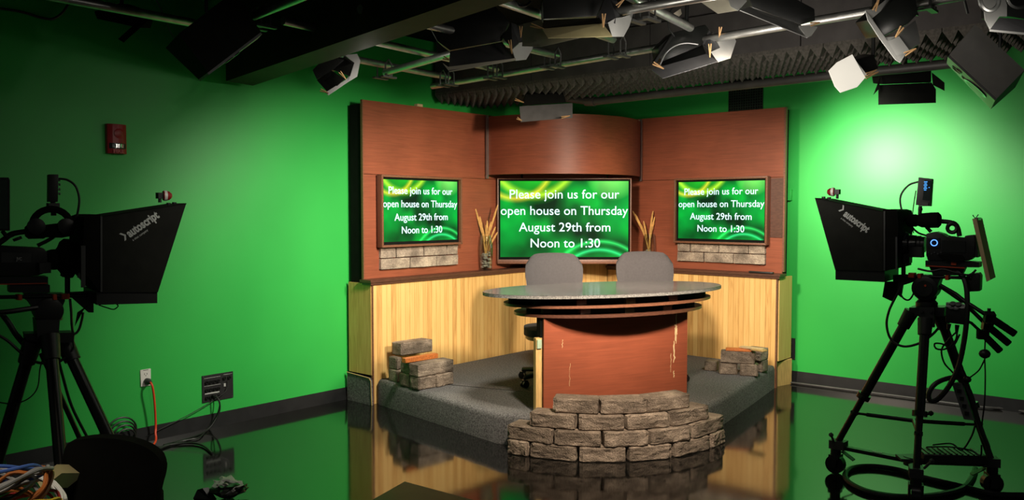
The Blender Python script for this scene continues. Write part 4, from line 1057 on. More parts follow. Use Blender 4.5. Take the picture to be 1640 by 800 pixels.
# ------------------------------------------------------------------ camera rigs
def rig_plane(Cc, u):
    u = Vector((u[0], u[1], 0)).normalized(); w_ = Vector((u.y, -u.x, 0))
    if w_.dot(Vector((-Cc[0], -Cc[1], 0))) < 0: w_ = -w_
    Cc = Vector((Cc[0], Cc[1], 0))
    def P(px, py, off=0.0):
        r, f = ray(px, py); t = ((Cc+w_*off-O0).dot(w_))/(r.dot(w_)); return O0+r*t
    return P, u, w_
UP = Vector((0, 0, 1))
def slab(P, w_, pts, near, thick, mb=None):
    mb = mb or MB(); mb.prism([P(x, y, near) for x, y in pts], -w_*thick); return mb

def leg_parts(t, top, foot, r=.026, two=True, mat_='tripod'):
    top = Vector(top); foot = Vector(foot); d = (foot-top)
    mb = MB(); mb.cyl(top, top+d*.62, r); mb.cyl(top+d*.60, top+d*.635, r*1.5); lg = obj('leg', mb, mat_, t)
    mb = MB(); mb.cyl(top+d*.62, foot, r*.72); obj('lower_section', mb, mat_, lg)
    mb = MB(); mb.cyl(top-d*.01, top+d*.10, r*1.55, r*1.35); obj('hinge', mb, 'blk', lg)
    mb = MB(); pp = d.cross(UP).normalized(); k = top+d*.63; mb.cyl(k, k-pp*.05-d.normalized()*.02, .008); mb.ball(k-pp*.055-d.normalized()*.02, .016, sub=1); obj('lock_knob', mb, 'blk', lg)
    return lg
def caster_wheel(t, p, dirv):
    p = Vector(p); dirv = Vector(dirv).normalized(); mb = MB()
    mb.tube([p+dirv*.022+UP*.058, p-dirv*.022+UP*.058], .056, 22); cs = obj('wheel', mb, 'blkgloss', t)
    mb = MB(); mb.cyl(p+UP*.10, p+UP*.17, .03); mb.box(p+UP*.105, (.06, .075, .025), math.atan2(dirv.y, dirv.x)+PI/2)
    for s in (-1, 1): mb.box(p+dirv*s*.032+UP*.075, (.012, .035, .07), math.atan2(dirv.y, dirv.x)+PI)
    obj('caster_fork', mb, 'blk', cs)
    sd_ = Vector((-dirv.y, dirv.x, 0)); mb = MB(); mb.prism([p+sd_*.04+UP*.14+dirv*.02, p+sd_*.11+UP*.10+dirv*.02, p+sd_*.11+UP*.10-dirv*.02, p+sd_*.04+UP*.14-dirv*.02], (0, 0, .006)); obj('brake_pedal', mb, 'grey', cs)

# ---- right rig
P, u, w_ = rig_plane((-1.35, 5.20), (-.995, -.08))
ZL = 'right'
tp = thing('tripod', 'black camera tripod with pan handles standing right of the set', 'tripod', (-1.35, 5.2, 0))
feet = [onz(1340, 716, .165), onz(1465, 764, .165), onz(1582, 745, .165)]
f_in = [onz(1338, 757, .0), onz(1466, 808, .0), onz(1588, 789, .0)]
f_in = [Vector((p.x, p.y, 0)) for p in f_in]
ctr_ = sum(f_in, Vector())/3
feet = [Vector((p.x, p.y, .17)) for p in f_in]
hubz = ond(1483, 505, 4.85); HB = Vector((-1.35, 5.19, 1.02))
tops = [P(1459, 500, .03), P(1482, 512, .10), P(1504, 502, -.05)]
for tpt, ft in zip(tops, feet): leg_parts(tp, tpt, ft)
mb = MB(); mb.prism([P(1472, 492, .10), P(1496, 492, .10), P(1496, 524, .11), P(1471, 524, .11)], -w_*.03)
for a_ in ((1476, 498), (1491, 498), (1476, 517), (1491, 517)): mb.cyl(P(*a_, .105), P(*a_, .118), .009, seg=8)
mb.prism([P(1456, 492, .06), P(1512, 492, .06), P(1512, 506, .06), P(1456, 506, .06)], -w_*.14)
obj('spider', mb, 'blk', tp)
mb = MB(); c0 = P(1484, 492, 0)
mb.lathe([(.055, 0), (.058, .01), (.058, .035), (.045, .05), (.05, .06), (.055, .09)], c0-UP*.005, seg=24); obj('bowl', mb, 'blk', tp)
mb = MB(); c1 = P(1484, 460, 0); mb.lathe([(.058, -.07), (.068, -.065), (.07, 0), (.068, .065), (.058, .07)], c1, w_, 26); mb.cyl(c1+w_*.07, c1+w_*.082, .045); mb.prism([P(1468, 447, .06), P(1505, 447, .06), P(1500, 462, .06), P(1470, 462, .06)], -w_*.12); obj('fluid_head', mb, 'blk', tp)
mb = MB(); mb.lathe([(.006, 0), (.006, .004), (.0, .004)], P(1482, 457, .083), w_, 10); obj('indicator_dot', mb, 'orangeclamp', tp, label='small red mark')
for nm, pts in (('pan_handle', [P(1505, 456, .05), P(1530, 470, .05), P(1545, 482, .07), P(1583, 506, .10), P(1592, 512, .10)]), ('pan_handle', [P(1509, 460, -.05), P(1538, 480, -.03), P(1560, 500, .0), P(1580, 520, .02), P(1586, 525, .02)])):
    mb = MB(); mb.tube(pts, .011, 10); h_ = obj(nm, mb, 'tripod', tp)
    d_ = (pts[-1]-pts[-2]).normalized(); mb = MB(); e_ = pts[-1]; mb.tube([e_-d_*.01, e_, e_+d_*.02, e_+d_*.12, e_+d_*.125], [.014, .019, .02, .019, .012], 12); obj('grip', mb, 'blkmatte', h_)
    mb = MB(); mb.box(pts[-2].lerp(e_, .2), (.05, .04, .05), .5, .4); mb.cyl(e_-d_*.03+UP*.02, e_-d_*.03+UP*.045, .009); mb.ball(e_-d_*.03-UP*.03, .018, sub=1); obj('control_box', mb, 'blk', h_)
mb = MB(); gp = P(1578, 538, .06); gd = (P(1603, 563, .06)-gp); mb.tube([gp, gp+gd*.1, gp+gd*.95, gp+gd], [.012, .019, .019, .012], 12); mb.tube([P(1540, 510, .06), P(1556, 517, .06), P(1570, 530, .06), gp], .008, 8); mb.box(P(1574, 535, .06), (.055, .05, .05), .4); obj('zoom_control', mb, 'blkmatte', tp)
# spreader
sp_c = P(1463, 697, -.02); sp_c = Vector((ctr_.x, ctr_.y, .40))
mids = [t_.lerp(f_, .745) for t_, f_ in zip(tops, feet)]
for mm in mids:
    mb = MB(); mb.cyl(mm, mm.lerp(sp_c, .25), .008); mb.cyl(mm.lerp(sp_c, .22), sp_c, .012); mb.ball(mm, .026, sub=1); obj('spreader_arm', mb, 'tripod', tp)
# dolly
dl_ = thing('tripod_dolly', 'black wheeled dolly under the tripod on the right', 'dolly', (ctr_.x, ctr_.y, 0))
hub = Vector((ctr_.x, ctr_.y, .155))
for ft in f_in:
    e_ = Vector((ft.x, ft.y, .155)); d_ = e_-hub; mb = MB(); pr_ = Vector((-d_.y, d_.x, 0)).normalized()*.022
    mb.hexa([hub-pr_, e_-pr_*.8, e_+pr_*.8, hub+pr_], [p+UP*.022 for p in (hub-pr_, e_-pr_*.8, e_+pr_*.8, hub+pr_)]); ar = obj('dolly_arm', mb, 'blk', dl_)
    mb = MB(); mb.prism([e_+pr_*1.6-d_.normalized()*.06, e_+pr_*1.6+d_.normalized()*.03, e_-pr_*1.6+d_.normalized()*.03, e_-pr_*1.6-d_.normalized()*.06], (0, 0, .05)); mb.cyl(e_+UP*.05+pr_*1.7, e_+UP*.09+pr_*3.2, .007); mb.ball(e_+UP*.095+pr_*3.4, .016, sub=1); obj('foot_clamp', mb, 'grey', ar)
    caster_wheel(dl_, ft, Vector((-d_.y, d_.x, 0)))
mb = MB(); mb.cyl(hub-UP*.01, hub+UP*.04, .05); mb.box(hub+UP*.03, (.16, .10, .012), .6); obj('centre_plate', mb, 'grey', dl_)
mb = MB(); q1_ = hub.lerp(Vector((f_in[0].x, f_in[0].y, .155)), .45); mb.box(q1_+UP*.0235, (.055, .012, .002), math.atan2((f_in[0]-hub).y, (f_in[0]-hub).x)); obj('label_strip', mb, 'white', dl_, label='white label strip')
rr_ = Vector((f_in[2].x, f_in[2].y, 0))-Vector((hub.x, hub.y, 0)); an_ = math.atan2(rr_.y, rr_.x); bc = hub+rr_*.48+UP*.05
mb = MB(); mb.bevelbox(bc, (.34, .15, .05), .006, 1, an_)
for k in range(10): mb.box(bc+UP*.028+rr_.normalized()*(-.14+.03*k), (.008, .13, .006), an_)
tag(obj('power_unit', mb, 'blk'), 'black ribbed power unit resting on the right dolly arm', 'power unit')
psp = thing('power_strip', 'grey power strip strapped to the rear right tripod leg', 'power strip', P(1545, 640, 0))
a_, b_ = P(1532, 613, .03), P(1552, 672, .03); ax_ = (b_-a_).normalized(); sd_ = u*.026
mb = MB(); mb.hexa([a_-sd_, a_+sd_, a_+sd_-w_*.035, a_-sd_-w_*.035], [b_-sd_, b_+sd_, b_+sd_-w_*.035, b_-sd_-w_*.035]); obj('housing', mb, 'midgrey', psp)
mb = MB()
for k in range(4): mb.box(a_.lerp(b_, .22+.2*k)+w_*.004, (.02, .008, .02))
obj('sockets', mb, 'blk', psp)
# camera body
cam = thing('video_camera', 'black shoulder video camera with blue ring light on the right tripod', 'video camera', P(1522, 425, 0))
mb = slab(P, w_, [(1483, 374), (1496, 371), (1508, 374), (1516, 380), (1543, 383), (1546, 377), (1560, 376), (1562, 386), (1560, 410), (1552, 417), (1486, 417), (1483, 408)], .07, .14); obj('body', mb, 'blk', cam, bev=.005)
mb = slab(P, w_, [(1485, 381), (1505, 381), (1505, 397), (1485, 397)], .076, .008); obj('control_panel', mb, 'blkgloss', cam)
mb = MB(); rc_ = P(1496, 388.5, .082); v1 = u; mb.tube([rc_+(v1*math.cos(a*PI/14)+UP*math.sin(a*PI/14))*.0165 for a in range(28)], .0022, 6, closed=True); obj('ring_light', mb, 'bluelight', cam, label='glowing blue ring')
mb = slab(P, w_, [(1508, 384), (1546, 386), (1546, 404), (1508, 404)], .075, .006); obj('side_cover', mb, 'blkgloss', cam)
mb = MB(); 
for k in range(4): mb.box(P(1488+5*k, 375, .05), (.01, .02, .008)); 
for k in range(5): mb.box(P(1487+5.0*k, 404+2*(k % 2), .072), (.008, .006, .006))
obj('buttons', mb, 'grey', cam)
mb = slab(P, w_, [(1501, 408), (1515, 406), (1540, 408), (1546, 416), (1530, 420), (1510, 416)], .085, .17); obj('shoulder_pad', mb, 'blkmatte', cam, bev=.004)
mb = MB(); ls, le = P(1482, 391, 0), P(1443, 391, 0); ld = (le-ls).normalized(); ll = (le-ls).length
mb.lathe([(.045, 0), (.045, .02), (.050, .022), (.050, ll*.3), (.045, ll*.31), (.052, ll*.35), (.056, ll*.6), (.050, ll*.62), (.062, ll*.66), (.066, ll)], ls, ld, 26); obj('lens', mb, 'blkgloss', cam)
obj('lens_servo', MB().box(P(1468, 403, .05), (.07, .05, .06)), 'blk', cam); obj('focus_lever', MB().cyl(P(1447, 384, .06), P(1452, 372, .06), .008), 'blk', cam)
mb = MB(); mb.tube(smooth_path([P(1491, 371), P(1483, 362), P(1480, 358)], 4), .010, 8); obj('handle_post', mb, 'blk', cam)
mb = MB(); mb.tube(smooth_path([P(1506, 354), P(1518, 355), P(1529, 358), P(1534, 365), P(1537, 378)], 5), .013, 10); cR = P(1525, 365, .01); mb.tube([cR+(u*math.cos(a*PI/10)+UP*math.sin(a*PI/10))*.024 for a in range(20)], .011, 8, closed=True); obj('carry_handle', mb, 'blk', cam)
mb = MB(); va, vb = P(1451, 353, .02), P(1507, 352, .02); vd = (vb-va).normalized(); vl = (vb-va).length
mb.lathe([(.020, 0), (.034, .012), (.036, vl*.3), (.031, vl*.34), (.040, vl*.45), (.044, vl*.7), (.044, vl*.93), (.03, vl)], va, vd, 22); obj('viewfinder', mb, 'blkmatte', cam)
mb = slab(P, w_, [(1553, 381), (1562, 378), (1566, 402), (1566, 412), (1556, 411)], .06, .12); obj('battery_plate', mb, 'blk', cam)
# mounting plate + rods + prompter
mpx = thing('mounting_plate', 'black sliding plate with orange clamps carrying the right camera', 'camera plate', P(1510, 445, 0))
obj('plate', slab(P, w_, [(1482, 417), (1560, 419), (1568, 420), (1568, 428), (1482, 427)], .06, .12), 'blk', mpx)
obj('accent_line', slab(P, w_, [(1482, 424.5), (1545, 428), (1545, 429.6), (1482, 426)], .063, .004), 'orangeclamp', mpx, label='thin orange line')
mb = MB(); mb.cyl(P(1445, 441, .05), P(1556, 445, .05), .0095, seg=10); mb.cyl(P(1445, 441, -.05), P(1556, 445, -.05), .0095, seg=10); obj('rods', mb, 'tripod', mpx)
for px, py in ((1461, 440), (1474, 441), (1518, 444)): obj('orange_clamp', MB().box(P(px, py, .05), (.016 if px > 1465 else .03, .05, .026)), 'orangeclamp', mpx)
obj('lower_plate', slab(P, w_, [(1464, 440), (1508, 441), (1505, 449), (1470, 449)], .05, .1), 'blk', mpx)
obj('riser_block', slab(P, w_, [(1488, 427), (1546, 428), (1540, 441), (1494, 440)], .035, .07), 'blk', mpx)
obj('latch', MB().box(P(1528, 421, .06), (.025, .02, .02)), 'orangeclamp', mpx, label='orange latch')
def prompter(label, P, w_, u, hood, tray, shroud, strip, tally, tallydir, knobs, text, chev, flap, plate_px, hw, loc):
    t = thing('teleprompter', label, 'teleprompter', loc)
    # hood: thin folded walls (two sides, top), open to the front
    n0 = [P(x, y, hw) for x, y in hood]; f0 = [p-w_*2*hw for p in n0]
    mb = MB(); mb.prism(n0, -w_*.006); mb.prism(f0, w_*.006); mb.hexa([n0[0], n0[1], f0[1], f0[0]], [p-UP*.006 for p in (n0[0], n0[1], f0[1], f0[0])]); hd_ = obj('hood', mb, 'hoodcloth', t)
    mb = MB(); org = P(*text[0], hw+.003); xd = P(*text[1], hw+.003)-org
    place_text(mb, 'autoscript', text[2], org, xd, UP, width=xd.length, bold=.0020)
    dx = xd.normalized(); dy = UP-dx*UP.dot(dx); dy.normalize()
    place_text(mb, 'a vitec company', text[2]*.28, org-dy*text[2]*.40+dx*.002, xd, UP, width=xd.length*.50)
    c = P(*chev, hw+.003); s_ = text[2]*.36
    for sg in (1, -1): mb.prism([c+dy*sg*s_-dx*s_*.5, c+dy*sg*s_-dx*s_*.05, c+dx*s_*.6, c+dx*s_*.15], w_*.0015)
    obj('hood_lettering', mb, 'letter', hd_, label='pale grey lettering with a chevron')
    n0 = [P(x, y, hw-.01) for x, y in tray]; mb = MB(); mb.prism(n0, -w_*(2*hw-.02)); obj('monitor_tray', mb, 'blk', t)
    mb = MB(); mb.prism([P(x, y, hw+.01) for x, y in shroud], -w_*(2*hw+.02)); obj('shroud', mb, 'blkmatte', t)
    mb = MB(); mb.prism([P(x, y, hw+.014) for x, y in strip], -w_*.012); obj('frame_bar', mb, 'grey', t)
    mb = MB(); mb.prism([P(x, y, hw+.012) for x, y in plate_px], -w_*.01); obj('mount_plate', mb, 'grey', t)
    # glass plate inside the hood
    a, b = hood[3], hood[1]
    mb = MB(); g0 = P(*hood[2], hw-.02); g1 = P(*[hood[0][i]*.35+hood[1][i]*.65 for i in (0, 1)], hw-.02); mb.hexa([g0, g1, g1-w_*(2*hw-.04), g0-w_*(2*hw-.04)], [p+u*.004 for p in (g0, g1, g1-w_*(2*hw-.04), g0-w_*(2*hw-.04))]); obj('glass_plate', mb, 'glass', t)
    tx, ty = tally; b_ = P(tx, ty+11, hw*.4); mb = MB(); mb.cyl(b_, P(tx, ty, hw*.4), .008); mb.box(P(tx, ty, hw*.4), (.03, .03, .03)); tl = obj('tally_mount', mb, 'blk', t)
    mb = MB(); cc_ = P(tx, ty, hw*.4)+u*.015; mb.lathe([(.024, 0), (.026, .012), (.022, .03), (.012, .042), (.0, .045)], cc_, u, 18); obj('tally_light', mb, 'red', tl, label='red tally lamp')
    mb = MB(); mb.lathe([(.0265, 0), (.0265, .014)], cc_+u*.004, u, 18, cap=False); obj('tally_collar', mb, 'white', tl, label='white collar')
    for kx, ky in knobs:
        mb = MB(); mb.cyl(P(kx, ky+3, hw*.6), P(kx, ky, hw*.6), .005); mb.cyl(P(kx, ky, hw*.6), P(kx, ky-2.5, hw*.6), .011); obj('knob', mb, 'blk', t)
    if flap:
        mb = MB(); mb.prism([P(x, y, .05) for x, y in flap], -w_*.006); obj('card_flap', mb, 'blkmatte', t)
    return t
prompter('teleprompter hood with white lettering mounted on the right camera', P, w_, u,
    [(1305, 316.5), (1414, 338), (1414, 434), (1337.5, 432)], [(1338, 432), (1417, 434), (1417, 451.5), (1338, 447.5)],
    [(1414, 335), (1428, 334.5), (1437, 337), (1439, 365), (1437, 382), (1436, 430), (1414, 434)], [(1415, 338), (1417.5, 338), (1417.5, 433), (1415, 433)],
    (1341, 307), u, [(1319, 317), (1328, 318)], [(1350, 344.5), (1388, 372.5), .058], (1348.5, 334), [(1417, 451), (1427, 450), (1445, 452), (1441, 470), (1428, 482), (1413, 475)],
    [(1434, 379), (1437, 379), (1437, 432), (1434, 432)], .19, P(1380, 452, 0))
mb = MB(); mb.prism([P(1430, 440, .02), P(1478, 438, .02), P(1478, 446, .02), P(1430, 462, .02)], -w_*.02); mb.prism([P(1438, 452, .06), P(1447, 452, .06), P(1443, 476, .06), P(1436, 470, .06)], -w_*.02); mb.cyl(P(1447, 405, .0), P(1447, 440, .0), .012); mb.box(P(1450, 412, 0), (.06, .06, .06))
tag(obj('prompter_bracket', mb, 'blk'), 'black bracket joining the right teleprompter to its camera rods', 'bracket')
# receiver on the right camera
rv = thing('wireless_receiver', 'black wireless video unit with blue display above the right camera', 'receiver', P(1478, 331, 0))
obj('case', slab(P, w_, [(1471, 283.5), (1492.5, 286), (1489.5, 330), (1466.5, 328)], .03, .06), 'grey', rv, bev=.003)
obj('display', slab(P, w_, [(1481, 288), (1492, 289), (1488.5, 321), (1477.5, 320)], .033, .004), 'display', rv)
mb = MB()
for k in range(6): mb.box(P(1482.6-.6*k*.3, 291+2.6*k, .035), (.012 if k % 2 else .018, .002, .005))
mb.box(P(1488, 300, .035), (.005, .002, .004)); obj('digits', mb, 'bluedigit', rv, label='glowing blue digits')
mb = MB(); mb.cyl(P(1474, 330), P(1473, 347), .010); mb.ball(P(1474, 335), .014, sub=1); mb.box(P(1480, 327, .02), (.05, .03, .02)); obj('mount', mb, 'blk', rv)
# battery box and clipboard
tag(obj('battery_box', slab(P, w_, [(1548, 439), (1567, 437), (1570, 441), (1569, 466), (1549, 467)], .05, .1), 'blk', bev=.004), 'black battery box at the rear of the right camera rods', 'battery')
cb = thing('clipboard', 'pale wood clipboard propped behind the right camera', 'clipboard', P(1578, 450, 0))
e0_, e1_ = P(1557, 350, .11), P(1580, 451, .11); n0_, n1_ = P(1564, 350, .11), P(1586, 448, .11)
obj('board', MB().prism([e0_, n0_, n1_, e1_], -w_*.23), 'board', cb)
mb = MB(); mb.prism([P(1560, 348, .06), P(1567, 348, .06), P(1566, 362, .06), P(1562, 364, .06)], -w_*.12); mb.tube([P(1558, 344, .05), P(1562, 350, .05), P(1567, 343, .05)], .003, 5); obj('clip', mb, 'chrome', cb)
# hanging control box
kb = thing('control_box', 'black control box with buttons hanging beside the right tripod', 'control box', P(1530, 520, 0))
obj('case', slab(P, w_, [(1515, 486), (1546, 489), (1546, 520), (1514, 516)], .09, .1), 'blk', kb, bev=.004)
mb = MB(); mb.prism([P(1515, 484, .085), P(1546, 487, .085), P(1545, 494, .095), P(1515, 491, .095)], -w_*.08); obj('button_panel', mb, 'blkgloss', kb)
for kx, ky in ((1526, 486), (1535, 487), (1524, 492), (1531, 493)): obj('button', MB().lathe([(.016, 0), (.016, .004), (0, .005)], P(kx, ky, .09), (w_*.6+UP*.8), 14), 'midgrey', kb)
mb = MB(); mb.cyl(P(1520, 518, .05), P(1519, 527, .05), .012, .008); mb.cyl(P(1533, 520, .05), P(1532, 531, .05), .012, .008); obj('connectors', mb, 'blk', kb)
# cables of the right rig
G3 = None
cable('thin black cable looping from the wireless unit to the right camera', [P(1471, 291), P(1456, 296), P(1444, 310), P(1442, 325), P(1447, 343), P(1458, 360), P(1470, 372), P(1484, 377)], .0055)
cable('thin black lead hanging straight below the wireless unit on the right camera', [P(1467, 305, .02), P(1463, 330, .02), P(1461, 355, .02), P(1463, 373, .02)], .003)
cable('long black cable looping from the right teleprompter bracket under the tripod head', [P(1447, 452, .06), P(1436, 472, .08), P(1424, 497, .1), P(1420, 520, .11), P(1427, 543, .12), P(1446, 554, .13), P(1470, 550, .13), P(1490, 538, .10), P(1502, 526, .06)], .007)
cable('black cable swagged below the right teleprompter bracket', [P(1440, 460, .05), P(1445, 475, .06), P(1455, 480, .06), P(1463, 470, .06), P(1467, 452, .05)], .005)
cable('thick black cable falling from the right camera to the tripod leg', [P(1525, 432, .02), P(1540, 440, .04), P(1548, 460, .06), P(1549, 500, .08), P(1545, 540, .08), P(1537, 580, .08), P(1527, 605, .08), P(1515, 625, .08), P(1500, 640, .08), P(1489, 640, .08), P(1488, 628, .07), P(1498, 614, .05), P(1515, 606, .02), P(1532, 604, .0), P(1545, 612, .0), P(1556, 635, .02), P(1564, 665, .02), P(1572, 690, .02), P(1582, 715, .02), P(1584, 735, .02)], .014, n=5)
cable('thin black cord hanging from the zoom grip to the floor at right', [P(1578, 545, .06), P(1577, 570, .06), P(1578, 600, .06), P(1577, 640, .05), P(1573, 675, .03), P(1570, 690, .02)], .004)
cable('thin black cord strung from the zoom grip to the hanging plug', [P(1577, 575, .06), P(1568, 592, .05), P(1555, 603, .04), P(1549, 607, .03)], .004)
cable('thin black cord slanting down from the control box on the right tripod', [P(1519, 527, .05), P(1524, 545, .05), P(1540, 585, .04), P(1549, 607, .03), P(1550, 620, .03)], .004)
cable('loose loop of black wire below the control box', [P(1533, 530, .05), P(1530, 545, .05), P(1515, 558, .05), P(1500, 558, .05), P(1497, 550, .05), P(1508, 550, .05), P(1525, 555, .05), P(1537, 535, .05)], .005)
cable('second loose black wire looping beside the rear right tripod leg', [P(1532, 531, .05), P(1518, 545, .04), P(1508, 560, .03), P(1512, 580, .03), P(1524, 594, .03), P(1530, 600, .02)], .005)
cable('black leads bundled on top of the right camera plate', [P(1470, 430, .07), P(1490, 434, .08), P(1510, 431, .08), P(1530, 436, .08), P(1552, 440, .07), P(1563, 432, .05)], .006)
for k, (px, py, s_) in enumerate(((1577, 566, .030), (1549, 607, .022))):
    mb = MB(); mb.ball(P(px, py, .06-.03*k), s_, (1, 1, .9), 2); tag(obj('cord_plug', mb, 'blk'), ['round black plug hanging under the zoom grip', 'small round black plug hanging beside the right tripod leg'][k], 'plug')
# leads around power unit
cable('tangled black lead from the power unit up the right tripod leg', [bc+Vector((-.1, .02, .04)), bc+Vector((0, 0, .07)), P(1540, 720, .02), P(1555, 700, .02), P(1562, 680, .03)], .005)
cable('second black lead curling over the power unit', [bc+Vector((-.12, -.03, .035)), bc+Vector((.0, -.04, .06)), bc+Vector((.1, .0, .05)), P(1570, 730, .02), P(1572, 712, .02)], .005)
# floor cable loop
lc = onz(1455, 762, .015); mb_pts = [onz(x, y, .016) for x, y in ((1640, 792), (1590, 790), (1540, 778), (1480, 764), (1440, 752), (1400, 746), (1368, 748), (1354, 757), (1358, 770), (1380, 783), (1410, 791), (1450, 795), (1500, 792), (1540, 782), (1556, 765), (1562, 750))]
cable('thick black cable looped on the floor under the right dolly', mb_pts, .016, n=6)
cable('grey cable running along the floor by the right baseboard', [onz(1258, 611, .012), onz(1330, 620, .012), onz(1440, 634, .012), onz(1560, 650, .012), onz(1620, 655, .012), onz(1660, 664, .012)], .010, 'conduit')

# ---- left rig
P, u, w_ = rig_plane((-4.34, 1.62), (.23, .973))
tp = thing('tripod', 'black camera tripod standing by the left wall behind the foreground chair', 'tripod', (-4.34, 1.62, 0))
tops = [P(52, 548, .04), P(80, 540, .10), P(102, 545, -.03)]
feet = [onz(-42, 863, .0), onz(113, 920, .0), onz(251, 863, .0)]
for tpt, ft in zip(tops, feet): leg_parts(tp, tpt, ft, .028)
mb = MB(); mb.prism([P(58, 512, .08), P(96, 512, .08), P(94, 540, .09), P(60, 540, .09)], -w_*.14); mb.prism([P(40, 534, .05), P(118, 532, .05), P(116, 548, .05), P(42, 550, .05)], -w_*.10)
obj('spider', mb, 'blk', tp)
mb = MB(); mb.cyl(P(78, 512), P(78, 500), .062, .06); mb.cyl(P(77, 540), P(82, 560), .035); obj('bowl', mb, 'blk', tp)
mb = MB(); c1 = P(76, 496, 0); mb.lathe([(.05, -.07), (.062, -.065), (.064, 0), (.062, .065), (.05, .07)], c1, w_, 26); mb.prism([P(45, 480, .06), P(104, 482, .06), P(95, 502, .06), P(60, 502, .06)], -w_*.12); obj('fluid_head', mb, 'blk', tp)
mb = MB(); mb.tube([P(60, 492, .06), P(20, 498, .08), P(-20, 502, .1)], .012, 8); obj('pan_handle', mb, 'tripod', tp)
mb = MB(); mb.cyl(P(66, 565, -.02), P(128, 702, -.02), .012); obj('brace', mb, 'tripod', tp)
cam = thing('video_camera', 'black shoulder video camera in shadow on the left tripod', 'video camera', P(40, 440, 0))
mb = slab(P, w_, [(-30, 392), (70, 397), (76, 404), (76, 436), (60, 441), (-30, 442)], .07, .14); obj('body', mb, 'blk', cam, bev=.005)
mb = slab(P, w_, [(2, 404), (50, 405), (50, 420), (2, 420)], .075, .006); obj('side_cover', mb, 'grey', cam)
mb = MB(); o_ = P(26, 416.5, .083); place_text(mb, 'JVC', .020, o_, P(36, 416.5, .083)-o_, UP, width=(P(35, 416.5, .083)-o_).length, bold=.0006); obj('lettering', mb, 'ivory', cam, label='small pale lettering')
mb = MB(); ls, le = P(76, 416, 0), P(133, 412, 0); ld = (le-ls).normalized(); ll = (le-ls).length
mb.lathe([(.045, 0), (.05, .02), (.05, ll*.25), (.06, ll*.3), (.085, ll*.38), (.098, ll*.5), (.095, ll*.66), (.075, ll*.75), (.07, ll)], ls, ld, 26); obj('lens', mb, 'blkmatte', cam)
mb = MB(); mb.box(P(66, 428, .05), (.10, .05, .05)); obj('lens_servo', mb, 'blk', cam)
mb = MB(); va, vb = P(40, 371, .02), P(112, 368, .02); vd = (vb-va).normalized(); vl = (vb-va).length
mb.lathe([(.022, 0), (.034, .012), (.036, vl*.4), (.03, vl*.45), (.036, vl*.8), (.03, vl)], va, vd, 22); obj('viewfinder', mb, 'blkmatte', cam)
mb = MB(); mb.tube(smooth_path([P(-10, 395), P(8, 382), P(20, 374), P(45, 370)], 5), .013, 10); mb.tube(smooth_path([P(60, 393), P(78, 384), P(92, 374)], 4), .009, 8); mb.cyl(P(27, 380), P(29, 384), .02); obj('carry_handle', mb, 'blk', cam)
hpn = thing('headphones', 'black headphones draped over the left camera viewfinder', 'headphones', P(82, 370, .05))
c_ = P(83, 362, .04); mb = MB(); mb.tube([c_+(u*math.cos(a*PI/14)+UP*math.sin(a*PI/14))*.082 for a in range(-2, 17)], .016, 8); obj('headband', mb, 'blkmatte', hpn)
for px in (58, 106): obj('ear_cup', MB().lathe([(.02, -.02), (.038, -.015), (.038, .015), (.02, .02)], P(px, 362, .05), w_, 16), 'blk', hpn)
mpx = thing('mounting_plate', 'black sliding plate with orange clamps carrying the left camera', 'camera plate', P(40, 478, 0))
obj('plate', slab(P, w_, [(-30, 443), (77, 443), (77, 455), (-30, 456)], .06, .12), 'blk', mpx)
obj('accent_line', slab(P, w_, [(-30, 454.5), (76, 452.5), (76, 454), (-30, 456.5)], .063, .004), 'orangeclamp', mpx, label='thin orange line')
mb = MB(); mb.cyl(P(-30, 476, .05), P(140, 473, .05), .0095, seg=10); mb.cyl(P(-30, 476, -.05), P(140, 473, -.05), .0095, seg=10); obj('rods', mb, 'tripod', mpx)
for px, py, s_ in ((30, 475.5, .014), (85.5, 475, .016), (103, 474, .032)): obj('orange_clamp', MB().box(P(px, py, .05), (.045, s_, .026)), 'orangeclamp', mpx)
obj('lower_plate', slab(P, w_, [(40, 470), (104, 470), (104, 482), (44, 482)], .05, .1), 'blk', mpx)
obj('upper_block', slab(P, w_, [(15, 456), (80, 456), (80, 468), (15, 468)], .05, .1), 'blk', mpx)
prompter('teleprompter hood with pale lettering mounted on the left camera', P, w_, u,
    [(298.5, 325), (161, 346), (161, 467.5), (253, 467.5)], [(252, 467), (155, 467), (155, 488), (252, 485)],
    [(161, 343), (145, 343), (134.5, 347), (133, 400), (134, 436), (161, 467)], [(161, 346), (164, 346), (164, 467), (161, 467)],
    (256, 313), u, [(279, 326), (270, 327)], [(208, 380), (256, 347), .058], (198, 378), [(124, 500), (142, 488), (134, 496), (120, 522)],
    [(130, 393), (137, 393), (137, 460), (130, 460)], .19, P(210, 490, 0))
mb = MB(); mb.prism([P(106, 468, .04), P(150, 466, .04), P(150, 500, .04), P(142, 500, .04)], -w_*.03); mb.cyl(P(108, 437, 0), P(108, 472, 0), .012); mb.ball(P(101, 439, .02), .014, sub=1)
tag(obj('prompter_bracket', mb, 'blk'), 'black bracket joining the left teleprompter to its camera rods', 'bracket')
obj_ = MB(); obj_.prism([P(126, 435, .03), P(129, 435, .03), P(128, 446, .03), P(124, 444, .03)], -w_*.01); tag(obj('paper_tag', obj_, 'ivory'), 'small white paper tag behind the left teleprompter plate', 'tag')
rv = thing('wireless_receiver', 'black wireless video unit standing above the left camera', 'receiver', P(85, 330, 0))
obj('case', slab(P, w_, [(78, 279), (94, 279), (93, 323), (77.5, 323)], .03, .06), 'blk', rv, bev=.003)
mb = MB(); mb.cyl(P(85, 323), P(86, 345), .012); mb.box(P(85, 330), (.03, .05, .03)); obj('mount', mb, 'blk', rv)
mb = MB()
for py in (288, 295, 303, 310): mb.cyl(P(94, py, .0), P(96.5, py, .0), .006, seg=8)
obj('connectors', mb, 'midgrey', rv)
